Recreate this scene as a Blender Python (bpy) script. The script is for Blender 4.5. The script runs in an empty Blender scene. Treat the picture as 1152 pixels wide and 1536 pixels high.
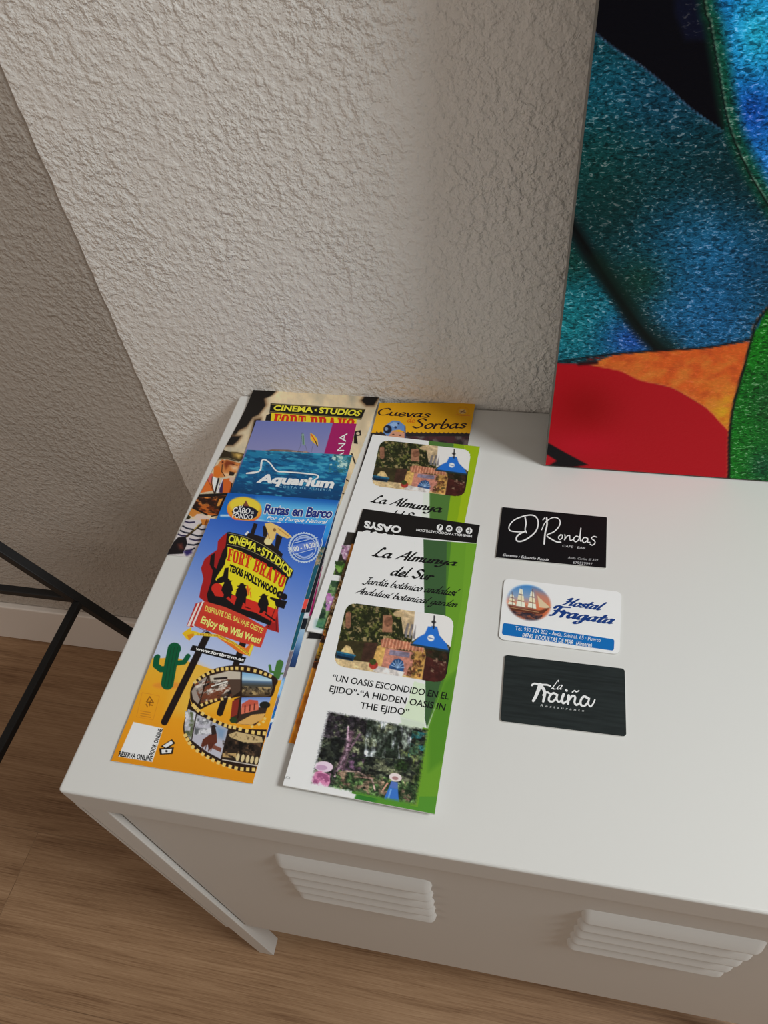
import bpy, bmesh, math, random
import numpy as np
from mathutils import Vector, Matrix
random.seed(3)
C = bpy.context.scene.collection
SC = bpy.context.scene

# ------------------------------------------------------------------ camera, light, exposure
YAW, PITCH, ROLL = -0.28948, 0.86660, -0.13712
CAM = np.array([0.28131, -0.11642, 0.45910])
FPX, IW, IH = 1089.9, 1152, 1536
TOP_D, TOP_H = 0.3898, 0.5885          # depth of the cabinet top, its height over the floor (top surface is z = 0)
fwd = np.array([math.sin(YAW)*math.cos(PITCH), math.cos(YAW)*math.cos(PITCH), -math.sin(PITCH)])
rgt = np.array([math.cos(YAW), -math.sin(YAW), 0.0])
upv = np.cross(rgt, fwd)
R2 = math.cos(ROLL)*rgt + math.sin(ROLL)*upv
U2 = -math.sin(ROLL)*rgt + math.cos(ROLL)*upv
CR = np.array([R2, U2, -fwd])
cd = bpy.data.cameras.new('camera'); cam = bpy.data.objects.new('camera', cd); C.objects.link(cam)
cd.sensor_fit = 'VERTICAL'; cd.sensor_height = 36.0; cd.lens = FPX*36.0/IH; cd.clip_start = 0.01
m4 = Matrix.Identity(4)
for i in range(3):
    for j in range(3): m4[i][j] = CR[j][i]
    m4[i][3] = CAM[i]
cam.matrix_world = m4
SC.camera = cam
SC.view_settings.view_transform = 'Standard'; SC.view_settings.look = 'None'
SC.view_settings.gamma = 1.0; SC.view_settings.use_curve_mapping = False
SC.view_settings.exposure = 0.0
w = bpy.data.worlds.new('world'); SC.world = w; w.use_nodes = True
w.node_tree.nodes['Background'].inputs[0].default_value = (1.0, 0.90, 0.80, 1)
w.node_tree.nodes['Background'].inputs[1].default_value = 0.22
ld = bpy.data.lights.new('window_light', 'AREA'); ld.shape = 'RECTANGLE'; ld.size = 0.52; ld.size_y = 0.52
ld.energy = 30.0; ld.color = (0.96, 1.0, 1.0)
lo = bpy.data.objects.new('window_light', ld); C.objects.link(lo)
lo.location = (1.62, -0.20, 1.50)
lo.rotation_euler = (Vector((0.15, 0.22, 0.0)) - Vector(lo.location)).to_track_quat('-Z', 'Y').to_euler()

l2 = bpy.data.lights.new('left_fill', 'AREA'); l2.shape = 'RECTANGLE'; l2.size = 1.0; l2.size_y = 0.9  # added soft fill to lift the left wall and baseboard, not an actual lamp
l2.energy = 7.0; l2.color = (1.0, 0.86, 0.74)
o2 = bpy.data.objects.new('left_fill', l2); C.objects.link(o2); o2.location = (-2.0, -0.75, 0.30)
o2.rotation_euler = (Vector((-0.4, 0.39, -0.1))-Vector(o2.location)).to_track_quat('-Z', 'Y').to_euler()

# ------------------------------------------------------------------ colour and material helpers
def lin(c):
    c = np.asarray(c, float)/255.0
    return np.where(c <= 0.04045, c/12.92, ((c+0.055)/1.055)**2.4)
PRINT_GAIN = 1.22                       # photographed colour of a print -> its reflectance
def ink_lin(c): return np.clip(lin(c)*PRINT_GAIN, 0, 0.86)
def new_mat(name, rgb=None, rough=0.5, spec=0.5, metal=0.0):
    m = bpy.data.materials.new(name); m.use_nodes = True
    b = m.node_tree.nodes['Principled BSDF']
    if rgb is not None: b.inputs['Base Color'].default_value = (*[float(x) for x in rgb], 1)
    b.inputs['Roughness'].default_value = rough; b.inputs['Specular IOR Level'].default_value = spec
    b.inputs['Metallic'].default_value = metal
    return m
def nd(m, t, **kw):
    n = m.node_tree.nodes.new(t)
    for k, v in kw.items():
        if k.startswith('i_'): n.inputs[k[2:].replace('_', ' ')].default_value = v
        else: setattr(n, k, v)
    return n
def lk(m, a, b): m.node_tree.links.new(a, b)
def bsdf(m): return m.node_tree.nodes['Principled BSDF']
_ink = {}
def ink(c, rough=0.42):
    k = tuple(c)
    if k not in _ink: _ink[k] = new_mat('ink_%d_%d_%d' % k, ink_lin(c), rough, 0.2)
    return _ink[k]
def print_mat(name, rough=0.4, spec=0.3):
    m = new_mat(name, None, rough, spec)
    a = nd(m, 'ShaderNodeAttribute', attribute_name='print'); lk(m, a.outputs['Color'], bsdf(m).inputs['Base Color'])
    n = nd(m, 'ShaderNodeTexNoise', i_Scale=1800.0, i_Detail=1.0)
    bp = nd(m, 'ShaderNodeBump', i_Strength=0.03, i_Distance=0.0002)
    lk(m, n.outputs[0], bp.inputs['Height']); lk(m, bp.outputs[0], bsdf(m).inputs['Normal'])
    return m
PAPER = print_mat('printed_paper', 0.42, 0.22); GLOSSY = print_mat('printed_card', 0.5, 0.14)

# stucco wall paint: knocked-down relief
def stucco(name, rgb):
    m = new_mat(name, rgb, 0.75, 0.25)
    tc = nd(m, 'ShaderNodeTexCoord')
    big = nd(m, 'ShaderNodeTexNoise', i_Scale=135.0, i_Detail=3.0, i_Roughness=0.5, i_Distortion=0.15)
    mid = nd(m, 'ShaderNodeTexNoise', i_Scale=300.0, i_Detail=2.5, i_Roughness=0.5, i_Distortion=0.1)
    amp = nd(m, 'ShaderNodeTexNoise', i_Scale=14.0, i_Detail=2.0)
    for n_ in (big, mid, amp): lk(m, tc.outputs['Object'], n_.inputs['Vector'])
    r1 = nd(m, 'ShaderNodeMapRange', i_From_Min=0.42, i_From_Max=0.64, interpolation_type='SMOOTHSTEP'); lk(m, big.outputs[0], r1.inputs[0])
    r2 = nd(m, 'ShaderNodeMapRange', i_From_Min=0.36, i_From_Max=0.66, interpolation_type='SMOOTHSTEP'); lk(m, mid.outputs[0], r2.inputs[0])
    r3 = nd(m, 'ShaderNodeMapRange', i_From_Min=0.35, i_From_Max=0.65, i_To_Min=0.55, i_To_Max=1.25); lk(m, amp.outputs[0], r3.inputs[0])
    m0 = nd(m, 'ShaderNodeMath', operation='MULTIPLY_ADD'); m0.inputs[1].default_value = 0.55
    lk(m, r2.outputs[0], m0.inputs[0]); lk(m, r1.outputs[0], m0.inputs[2])
    mx = nd(m, 'ShaderNodeMath', operation='MULTIPLY'); lk(m, m0.outputs[0], mx.inputs[0]); lk(m, r3.outputs[0], mx.inputs[1])
    bp = nd(m, 'ShaderNodeBump', i_Strength=0.7, i_Distance=0.0012)
    lk(m, mx.outputs[0], bp.inputs['Height']); lk(m, bp.outputs[0], bsdf(m).inputs['Normal'])
    return m
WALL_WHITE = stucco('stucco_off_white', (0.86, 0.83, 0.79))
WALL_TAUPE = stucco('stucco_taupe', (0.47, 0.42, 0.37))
STEEL = new_mat('white_powder_coat', (0.71, 0.70, 0.675), 0.42, 0.4)
_n = nd(STEEL, 'ShaderNodeTexNoise', i_Scale=900.0, i_Detail=2.0); _b = nd(STEEL, 'ShaderNodeBump', i_Strength=0.04, i_Distance=0.0004)
lk(STEEL, _n.outputs[0], _b.inputs['Height']); lk(STEEL, _b.outputs[0], bsdf(STEEL).inputs['Normal'])
BLACK_STEEL = new_mat('black_tube', (0.008, 0.008, 0.009), 0.5, 0.4)
SKIRT = new_mat('skirting_paint', (0.80, 0.73, 0.67), 0.5, 0.4)
SHADOW_GAP = new_mat('dark_gap', (0.05, 0.045, 0.04), 0.8, 0.2)

def wood_mat():
    m = new_mat('oak_laminate', None, 0.42, 0.35)
    tc = nd(m, 'ShaderNodeTexCoord')
    br = nd(m, 'ShaderNodeTexBrick', offset=0.37, i_Scale=1.0, i_Mortar_Size=0.0006, i_Mortar_Smooth=0.2, i_Brick_Width=1.28, i_Row_Height=0.19, i_Bias=0.0)
    br.inputs['Color1'].default_value = (0.0, 0.0, 0.0, 1); br.inputs['Color2'].default_value = (1, 1, 1, 1); br.inputs['Mortar'].default_value = (0.5, 0.5, 0.5, 1)
    mp0 = nd(m, 'ShaderNodeMapping'); mp0.inputs['Location'].default_value = (-0.114, 0.10, 0)
    lk(m, tc.outputs['Object'], mp0.inputs[0]); lk(m, mp0.outputs[0], br.inputs['Vector'])
    off = nd(m, 'ShaderNodeVectorMath', operation='MULTIPLY_ADD'); off.inputs[1].default_value = (3.1, 1.7, 0)
    lk(m, br.outputs['Color'], off.inputs[0]); lk(m, tc.outputs['Object'], off.inputs[2])
    mp = nd(m, 'ShaderNodeMapping'); mp.inputs['Scale'].default_value = (2.0, 30.0, 1.0); lk(m, off.outputs[0], mp.inputs[0])
    g = nd(m, 'ShaderNodeTexNoise', i_Scale=1.6, i_Detail=6.0, i_Roughness=0.62, i_Distortion=0.5); lk(m, mp.outputs[0], g.inputs['Vector'])
    mp2 = nd(m, 'ShaderNodeMapping'); mp2.inputs['Scale'].default_value = (9.0, 420.0, 1.0); lk(m, off.outputs[0], mp2.inputs[0])
    f = nd(m, 'ShaderNodeTexNoise', i_Scale=1.5, i_Detail=3.0, i_Roughness=0.7, i_Distortion=0.5); lk(m, mp2.outputs[0], f.inputs['Vector'])
    mp3 = nd(m, 'ShaderNodeMapping'); mp3.inputs['Scale'].default_value = (1.0, 5.0, 1.0); lk(m, off.outputs[0], mp3.inputs[0])
    bl = nd(m, 'ShaderNodeTexNoise', i_Scale=2.6, i_Detail=2.0); lk(m, mp3.outputs[0], bl.inputs['Vector'])
    g2 = nd(m, 'ShaderNodeMath', operation='MULTIPLY'); g2.inputs[1].default_value = 0.6; lk(m, g.outputs[0], g2.inputs[0])
    a1 = nd(m, 'ShaderNodeMath', operation='MULTIPLY_ADD'); a1.inputs[1].default_value = 0.62; lk(m, f.outputs[0], a1.inputs[0]); lk(m, g2.outputs[0], a1.inputs[2])
    a2 = nd(m, 'ShaderNodeMath', operation='MULTIPLY_ADD'); a2.inputs[1].default_value = 0.35; lk(m, bl.outputs[0], a2.inputs[0]); lk(m, a1.outputs[0], a2.inputs[2])
    cr = nd(m, 'ShaderNodeValToRGB'); e = cr.color_ramp.elements
    e[0].position = 0.55; e[0].color = (0.16, 0.078, 0.036, 1); e[1].position = 1.0; e[1].color = (0.45, 0.285, 0.165, 1)
    k = cr.color_ramp.elements.new(0.78); k.color = (0.33, 0.195, 0.105, 1)
    lk(m, a2.outputs[0], cr.inputs[0])
    vo = nd(m, 'ShaderNodeTexVoronoi', i_Scale=3.4, i_Randomness=1.0); lk(m, off.outputs[0], vo.inputs['Vector'])
    kn = nd(m, 'ShaderNodeMapRange', i_From_Min=0.015, i_From_Max=0.075, i_To_Min=0.45, i_To_Max=1.0); lk(m, vo.outputs['Distance'], kn.inputs[0])
    mo = nd(m, 'ShaderNodeMapRange', i_From_Min=0.0, i_From_Max=1.0, i_To_Min=1.0, i_To_Max=0.75); lk(m, br.outputs['Fac'], mo.inputs[0])
    t2 = nd(m, 'ShaderNodeMath', operation='MULTIPLY'); lk(m, kn.outputs[0], t2.inputs[0]); lk(m, mo.outputs[0], t2.inputs[1])
    sc = nd(m, 'ShaderNodeVectorMath', operation='SCALE'); lk(m, cr.outputs[0], sc.inputs[0]); lk(m, t2.outputs[0], sc.inputs['Scale'])
    lk(m, sc.outputs[0], bsdf(m).inputs['Base Color'])
    bp = nd(m, 'ShaderNodeBump', i_Strength=0.12, i_Distance=0.001); lk(m, f.outputs[0], bp.inputs['Height']); lk(m, bp.outputs[0], bsdf(m).inputs['Normal'])
    return m
WOOD = wood_mat()

# ------------------------------------------------------------------ object helpers
def link(name, me, mats, parent=None, smooth=False):
    o = bpy.data.objects.new(name, me); C.objects.link(o)
    for m in (mats if isinstance(mats, (list, tuple)) else [mats]): me.materials.append(m)
    if parent is not None: o.parent = parent
    if smooth:
        me.polygons.foreach_set('use_smooth', [True]*len(me.polygons))
    return o
def obj(name, bm, mats, parent=None, smooth=False):
    me = bpy.data.meshes.new(name); bmesh.ops.recalc_face_normals(bm, faces=bm.faces); bm.to_mesh(me); bm.free()
    return link(name, me, mats, parent, smooth)
def raw(name, V, F, mats, parent=None, smooth=False):
    me = bpy.data.meshes.new(name); me.from_pydata([tuple(map(float, v)) for v in V], [], F); me.update()
    return link(name, me, mats, parent, smooth)
def thing(name, label, cat, loc=(0, 0, 0), group=None):
    o = bpy.data.objects.new(name, None); C.objects.link(o); o.location = loc; o.empty_display_size = 0.02
    o['label'] = label; o['category'] = cat
    if group: o['group'] = group
    return o
def tag(o, label, cat, group=None):
    o['label'] = label; o['category'] = cat
    if group: o['group'] = group
    return o
def struct(o): o['kind'] = 'structure'; return o
def box(bm, x0, x1, y0, y1, z0, z1, bev=0.0, seg=2):
    r = bmesh.ops.create_cube(bm, size=1.0)
    vs = r['verts']
    for v in vs: v.co = Vector((x0+(v.co.x+.5)*(x1-x0), y0+(v.co.y+.5)*(y1-y0), z0+(v.co.z+.5)*(z1-z0)))
    if bev > 0:
        es = list({e for v in vs for e in v.link_edges})
        bmesh.ops.bevel(bm, geom=es, offset=bev, segments=seg, profile=0.5, affect='EDGES')
    return bm
def B(*a, **k): return box(bmesh.new(), *a, **k)
def bar(bm, p, q, wd, hint=(0, 1, 0), bev=0.0012):
    p, q = Vector(p), Vector(q); d = (q-p); L = d.length; d.normalize()
    h = Vector(hint); s = d.cross(h).normalized(); t = s.cross(d).normalized()
    b2 = bmesh.new(); box(b2, -wd/2, wd/2, -wd/2, wd/2, 0, L, bev, 2)
    M = Matrix((s, t, d)).transposed().to_4x4(); M.translation = p
    bmesh.ops.transform(b2, matrix=M, verts=b2.verts)
    me = bpy.data.meshes.new('t'); b2.to_mesh(me); b2.free(); bm.from_mesh(me); bpy.data.meshes.remove(me)
    return bm

# ------------------------------------------------------------------ the room
FZ = -TOP_H
WALL_Y = 0.3915
EDGE_X = -0.1045
struct(obj('floor', B(-2.2, 2.6, -2.4, 0.46, FZ-0.05, FZ), WOOD))
wb = bmesh.new()
_rw = random.Random(5); ol = []
for i in range(420):
    z = FZ+i*(1.9-FZ)/419; ol.append((EDGE_X+0.0004*math.sin(i*0.9)+_rw.uniform(-0.0006, 0.0006), z))
fv = [wb.verts.new((x, WALL_Y, z)) for x, z in ol+[(2.4, 1.9), (2.4, FZ)]]
ft = wb.faces.new(fv); ex = bmesh.ops.extrude_face_region(wb, geom=[ft])
bmesh.ops.translate(wb, verts=[v for v in ex['geom'] if isinstance(v, bmesh.types.BMVert)], vec=(0, 0.1, 0))
struct(obj('wall_back', wb, WALL_WHITE))
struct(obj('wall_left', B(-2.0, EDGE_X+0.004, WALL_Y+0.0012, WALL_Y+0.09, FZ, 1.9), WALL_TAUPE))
sk = bmesh.new(); box(sk, -2.0, -0.004, WALL_Y-0.009, WALL_Y+0.0015, FZ, FZ+0.108, 0.003, 3)
struct(obj('baseboard_back', sk, SKIRT))

# ------------------------------------------------------------------ white metal cabinet
CW = 0.586
cab = thing('storage_cabinet', 'white metal cabinet with louvred vents holding the leaflets and the painting', 'cabinet', (0, 0, FZ))
def cpart(name, bm, parent=None, mat=STEEL, smooth=False):
    bmesh.ops.translate(bm, verts=bm.verts, vec=(0, 0, -FZ))
    return obj(name, bm, mat, parent or cab, smooth)
LIP = 0.0296
tb = bmesh.new(); box(tb, 0, CW, 0, TOP_D, -LIP, 0)
vert_edges = [e for e in tb.edges if abs(e.verts[0].co.z-e.verts[1].co.z) > 0.02]
bmesh.ops.bevel(tb, geom=vert_edges, offset=0.003, segments=4, profile=0.5, affect='EDGES')
top_edges = [e for e in tb.edges if all(v.co.z > -1e-5 for v in e.verts)]
bmesh.ops.bevel(tb, geom=top_edges, offset=0.0022, segments=4, profile=0.5, affect='EDGES')
t_ = cpart('top_panel', tb)
LG = 0.0195
for x0 in (0.0030, CW-0.0030-LG):
    for y0 in (0.0006, TOP_D-0.0006-LG):
        cpart('leg', B(x0, x0+LG, y0, y0+LG, FZ, -LIP, 0.0008, 2))
for s, x0 in ((0, -0.0004), (1, CW-0.0026)):
    cpart('side_panel', B(x0, x0+0.0030, 0.0008, TOP_D-0.001, -0.4350, -LIP))
cpart('back_panel', B(0.0232, CW-0.0232, TOP_D-0.012, TOP_D-0.009, -0.4245, -LIP))
cpart('bottom_panel', B(0.0232, CW-0.0232, 0.0095, TOP_D-0.0125, -0.4245, -0.4205))
door = cpart('door', B(0.0245, CW-0.0245, 0.0045, 0.0060, -0.4235, -LIP-0.0015, 0.001, 2))
def vent(x0, x1, ztop, n, pitch, lh, depth):
    V, F = [], []
    prof = [(0, 0), (0.05, 0.10), (0.84, 0.97), (0.90, 1.0), (0.96, 0.93), (1.0, 0.0)]     # (down, out)
    xs = np.concatenate([np.linspace(0, 0.0060, 8)**1, np.linspace(0.012, x1-x0-0.012, 10), x1-x0-np.linspace(0, 0.0060, 8)[::-1]])
    for k in range(n):
        b0 = len(V); zt = ztop-k*pitch
        for x in xs:
            e = min(x, (x1-x0)-x); s = math.sqrt(max(0.0, 1-(1-min(1, e/0.0060))**2))
            for dn, out in prof:
                V.append((x0+x, 0.00465-out*depth*s, zt-lh/2-(dn-0.5)*lh*(0.25+0.75*s)-FZ))
        P = len(prof)
        for i in range(len(xs)-1):
            for j in range(P-1):
                F.append((b0+i*P+j, b0+(i+1)*P+j, b0+(i+1)*P+j+1, b0+i*P+j+1))
    me_o = raw('louvre_vent', V, F, STEEL, cab, True)
    me_o.data.set_sharp_from_angle(angle=math.radians(50))
    return me_o
vent(0.1295, 0.2430, -0.0800, 5, 0.0236, 0.0192, 0.0056)
vent(0.3430, 0.4565, -0.0800, 5, 0.0236, 0.0192, 0.0056)

# ------------------------------------------------------------------ black trestle of square tube beside the cabinet
JX, JY, JZ = -0.2566, 0.300, -0.2770
tr = thing('trestle', 'black square-tube metal trestle standing on the floor left of the cabinet', 'trestle', (JX, 0.075, FZ))
def tpart(name, bm): 
    bmesh.ops.translate(bm, verts=bm.verts, vec=(-JX, -0.075, -FZ)); return obj(name, bm, BLACK_STEEL, tr)
sl = (0.101, -0.166)
def on_leg(z): return JX + (z-JZ)*sl[0]/sl[1]
zt = 0.16; xa = on_leg(zt)
for y in (JY, -0.15):
    tpart('leg', bar(bmesh.new(), (on_leg(FZ)-0.012, y, FZ+0.004), (xa, y, zt), 0.0120))
    tpart('leg', bar(bmesh.new(), (2*xa-on_leg(FZ)+0.012, y, FZ+0.004), (xa, y, zt), 0.0120))
    tpart('crossbar', bar(bmesh.new(), (2*xa-JX+0.006, y, JZ), (JX-0.006, y, JZ), 0.0098))
tpart('stretcher', bar(bmesh.new(), (JX+0.001, -0.143, JZ-0.001), (JX+0.001, JY-0.007, JZ-0.001), 0.0098, (0, 0, 1)))
tpart('stretcher', bar(bmesh.new(), (2*xa-JX, -0.143, JZ), (2*xa-JX, JY-0.007, JZ), 0.0098, (0, 0, 1)))
tpart('top_rail', bar(bmesh.new(), (xa, -0.17, zt+0.006), (xa, JY+0.02, zt+0.006), 0.014, (0, 0, 1)))

# ------------------------------------------------------------------ tracing: from a point of the photograph to the surface it shows
def px_ray(uv):
    uv = np.atleast_2d(np.asarray(uv, float))
    return np.stack([(uv[:, 0]-IW/2)/FPX, -(uv[:, 1]-IH/2)/FPX, -np.ones(len(uv))], 1) @ CR
def px_plane(uv, z):
    d = px_ray(uv); t = (z-CAM[2])/d[:, 2]
    return CAM + d*np.reshape(t, (-1, 1))
def to_px(P):
    q = (np.asarray(P)-CAM) @ CR.T
    return np.stack([IW/2+FPX*q[:, 0]/-q[:, 2], IH/2-FPX*q[:, 1]/-q[:, 2]], 1)
class Frame:                                  # a crop of the photograph: crop coordinates -> photograph coordinates
    def __init__(s, x0, y0, k): s.o = np.array([x0, y0], float); s.k = k
    def __call__(s, pts): return np.atleast_2d(np.asarray(pts, float))*s.k + s.o
FULL = Frame(0, 0, 1.0)

# ------------------------------------------------------------------ sheets: each leaflet drapes over those below it
HN = 3.0e-3
HX, HY = np.arange(-0.02, 0.60, 0.002), np.arange(-0.01, 0.41, 0.002)
GX, GY = np.meshgrid(HX, HY, indexing='ij')
HMAP = np.zeros_like(GX)
def in_poly(X, Y, P):
    r = np.zeros(X.shape, bool); n = len(P)
    for i in range(n):
        (x0, y0), (x1, y1) = P[i], P[i-1]
        if y0 == y1: continue
        c = (Y < y0) != (Y < y1)
        r ^= c & (X < (x1-x0)*(Y-y0)/(y1-y0)+x0)
    return r
class Sheet:
    """a rectangle of paper; corners TL, TR, BL, BR as traced; s runs left-right, t runs top-bottom"""
    def __init__(s, tl, tr, bl, br, thick=0.0009, curl=0.0, slope=0.04, gap=0.0003, size=None):
        s.thick = thick; s.ts = np.linspace(0, 1, 121)
        s.zs = np.full(121, 0.0006+thick)
        for it in range(5):
            def pt(p, tt): return px_plane([p], float(np.interp(tt, s.ts, s.zs)))[0]
            TL, TR = pt(tl, 0), pt(tr, 0)
            if br is None: BLp = pt(bl, 1); BR = TR+(BLp-TL)
            elif bl is None: BR = pt(br, 1); BLp = TL+(BR-TR)
            else: BLp, BR = pt(bl, 1), pt(br, 1)
            if size:                           # true width and length, set out from the traced axis
                w_, l_ = size
                ax = (TR-TL)+(BR-BLp); ax[2] = 0; ax /= np.linalg.norm(ax); ay = np.array([ax[1], -ax[0], 0])
                c = (TL+TR+BLp+BR)/4
                TL, TR, BLp, BR = c-ax*w_/2-ay*l_/2, c+ax*w_/2-ay*l_/2, c-ax*w_/2+ay*l_/2, c+ax*w_/2+ay*l_/2
            s.q = [TL[:2], TR[:2], BLp[:2], BR[:2]]
            foot = in_poly(GX, GY, [TL[:2], TR[:2], BR[:2], BLp[:2]])
            s.foot = foot
            S_, T_ = s.inv(np.stack([GX[foot], GY[foot]], 1))
            H = HMAP[foot]; L = np.linalg.norm(BLp[:2]-TL[:2])
            sup = np.full(121, 0.0)
            idx = np.clip((T_*120).round().astype(int), 0, 120)
            np.maximum.at(sup, idx, H)
            for d in range(1, 3): sup = np.maximum(sup, np.maximum(np.r_[sup[d:], sup[:d]*0], np.r_[sup[:d]*0, sup[:-d]]))
            dt = np.abs(s.ts[:, None]-s.ts[None, :])*L
            # slope-limited drape with a soft shoulder
            drop = slope*(np.sqrt(dt**2+0.006**2)-0.006)
            z = (sup[None, :]-drop).max(1)
            s.zs = z+gap+thick+curl*np.clip(1-s.ts/0.22, 0, 1)**2
        HMAP[foot] = np.interp(T_, s.ts, s.zs)
    def xy(s, S, T):
        TL, TR, BL, BR = s.q; S = np.asarray(S)[..., None]; T = np.asarray(T)[..., None]
        return TL*(1-S)*(1-T)+TR*S*(1-T)+BL*(1-S)*T+BR*S*T
    def inv(s, P):
        TL, TR, BL, BR = s.q; S = np.full(len(P), .5); T = np.full(len(P), .5)
        for _ in range(8):
            r = s.xy(S, T)-P
            ds = (TR-TL)[None]*(1-T)[:, None]+(BR-BL)[None]*T[:, None]
            dt = (BL-TL)[None]*(1-S)[:, None]+(BR-TR)[None]*S[:, None]
            det = ds[:, 0]*dt[:, 1]-ds[:, 1]*dt[:, 0]
            a = (r[:, 0]*dt[:, 1]-r[:, 1]*dt[:, 0])/det; b = (ds[:, 0]*r[:, 1]-ds[:, 1]*r[:, 0])/det
            S, T = S-a, T-b
        return S, T
    def z(s, T): return np.interp(T, s.ts, s.zs)
    def at(s, uv, off=0.0):                    # points of the photograph -> points on the sheet
        uv = np.atleast_2d(np.asarray(uv, float)); z = np.full(len(uv), s.zs.mean())
        for _ in range(6):
            P = px_plane(uv, z); S, T = s.inv(P[:, :2]); z = s.z(T)
        P[:, 2] = z+off
        return P

# ------------------------------------------------------------------ painting printed pictures into a mesh colour attribute
def vnoise(x, y, seed=0):
    xi, yi = np.floor(x).astype(np.int64), np.floor(y).astype(np.int64); fx, fy = x-xi, y-yi
    fx = fx*fx*(3-2*fx); fy = fy*fy*(3-2*fy)
    def h(a, b):
        n = (a*374761393+b*668265263+seed*974634777) & 0xffffffff
        n = ((n ^ (n >> 13))*1274126177) & 0xffffffff
        return ((n ^ (n >> 16)) & 0xffff)/65535.0
    return (h(xi, yi)*(1-fx)+h(xi+1, yi)*fx)*(1-fy)+(h(xi, yi+1)*(1-fx)+h(xi+1, yi+1)*fx)*fy
def fbm(x, y, seed=0, o=3):
    r = 0; a = .5; t = 0
    for i in range(o): r = r+a*vnoise(x*2**i, y*2**i, seed+i); t += a; a *= .55
    return r/t
class Art:
    def __init__(s, U, V, base=(240, 240, 240), soft=0.7):
        s.U, s.V, s.soft = U, V, soft; s.c = np.tile(np.array(base, float), (len(U), 1)); s.f = FULL
    def _mix(s, a, col, idx=None):
        a = np.asarray(a)[:, None]
        if idx is None: s.c = s.c*(1-a)+np.asarray(col, float)*a
        else: s.c[idx] = s.c[idx]*(1-a)+(np.asarray(col, float)[idx] if np.ndim(col) == 2 else np.asarray(col, float))*a
    def _cov_poly(s, P, soft):
        m = soft*1.5
        idx = np.where((s.U > P[:, 0].min()-m) & (s.U < P[:, 0].max()+m) & (s.V > P[:, 1].min()-m) & (s.V < P[:, 1].max()+m))[0]
        if not len(idx): return idx, None
        x, y = s.U[idx], s.V[idx]; ins = in_poly(x, y, P); d = np.full(len(idx), 1e9)
        for i in range(len(P)):
            a, b = P[i-1], P[i]; ab = b-a; l2 = ab@ab+1e-12
            t = np.clip(((x-a[0])*ab[0]+(y-a[1])*ab[1])/l2, 0, 1)
            d = np.minimum(d, np.hypot(x-a[0]-t*ab[0], y-a[1]-t*ab[1]))
        sd = np.where(ins, d, -d)
        return idx, np.clip(sd/soft+0.5, 0, 1)
    def poly(s, pts, col, soft=None, a=1.0):
        P = s.f(pts); idx, cov = s._cov_poly(P, soft or s.soft)
        if cov is not None: s._mix(cov*a, col, idx)
    def line(s, pts, wd, col, soft=None, a=1.0):
        P = s.f(pts); h = wd*s.f.k/2; soft = soft or s.soft; m = h+soft
        idx = np.where((s.U > P[:, 0].min()-m) & (s.U < P[:, 0].max()+m) & (s.V > P[:, 1].min()-m) & (s.V < P[:, 1].max()+m))[0]
        if not len(idx): return
        x, y = s.U[idx], s.V[idx]; d = np.full(len(idx), 1e9)
        for a_, b in zip(P[:-1], P[1:]):
            ab = b-a_; l2 = ab@ab+1e-12; t = np.clip(((x-a_[0])*ab[0]+(y-a_[1])*ab[1])/l2, 0, 1)
            d = np.minimum(d, np.hypot(x-a_[0]-t*ab[0], y-a_[1]-t*ab[1]))
        s._mix(np.clip((h-d)/soft+0.5, 0, 1)*a, col, idx)
    def ell(s, c, rx, ry, col, rot=0.0, soft=None, a=1.0, ring=None):
        n = 40; t = np.linspace(0, 2*np.pi, n, endpoint=False); r = math.radians(rot)
        x, y = rx*np.cos(t), ry*np.sin(t)
        P = np.stack([c[0]+x*math.cos(r)-y*math.sin(r), c[1]+x*math.sin(r)+y*math.cos(r)], 1)
        if ring: s.line(np.vstack([P, P[:1]]), ring, col, soft, a)
        else: s.poly(P, col, soft, a)
    def grad(s, p, q, stops, pts=None, soft=None):       # linear gradient from p to q, optionally inside a polygon
        p, q = s.f(p)[0], s.f(q)[0]; d = q-p
        t = ((s.U-p[0])*d[0]+(s.V-p[1])*d[1])/(d@d)
        xs = [a for a, _ in stops]; col = np.stack([np.interp(t, xs, [c[i] for _, c in stops]) for i in range(3)], 1)
        if pts is None: s.c = col
        else:
            idx, cov = s._cov_poly(s.f(pts), soft or s.soft)
            if cov is not None: s._mix(cov, col, idx)
    def speck(s, pts, cols, scale, thr=0.5, seed=0, soft=0.08, squash=1.0, rot=0.0, a=1.0, psoft=None):
        """noise-broken areas of colour inside a polygon (foliage, stone, water)"""
        idx, cov = s._cov_poly(s.f(pts), psoft or s.soft)
        if cov is None: return
        sc = scale*s.f.k; r = math.radians(rot); x, y = s.U[idx], s.V[idx]
        xr, yr = (x*math.cos(r)+y*math.sin(r))/sc, (-x*math.sin(r)+y*math.cos(r))/sc/squash
        for i, cc in enumerate(cols):
            n = fbm(xr, yr, seed+17*i, 4)
            s._mix(cov*a*np.clip((n-thr)/(soft*2.2)+0.5, 0, 1), cc, idx)
    def grain(s, scale, amt, seed=0, pts=None):
        n = 1+amt*2*(fbm(s.U/scale, s.V/scale, seed, 3)-.5); idx = np.arange(len(s.U)) if pts is None else s._cov_poly(s.f(pts), 1.0)[0]
        s.c[idx] = s.c[idx]*n[idx][:, None]
def colour_mesh(me, rgb):
    ca = me.color_attributes.new('print', 'FLOAT_COLOR', 'POINT')
    d = np.ones((len(rgb), 4), np.float32); d[:, :3] = np.clip(lin(np.clip(rgb, 0, 255))*PRINT_GAIN, 0, .86)
    ca.data.foreach_set('color', d.ravel())
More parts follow.
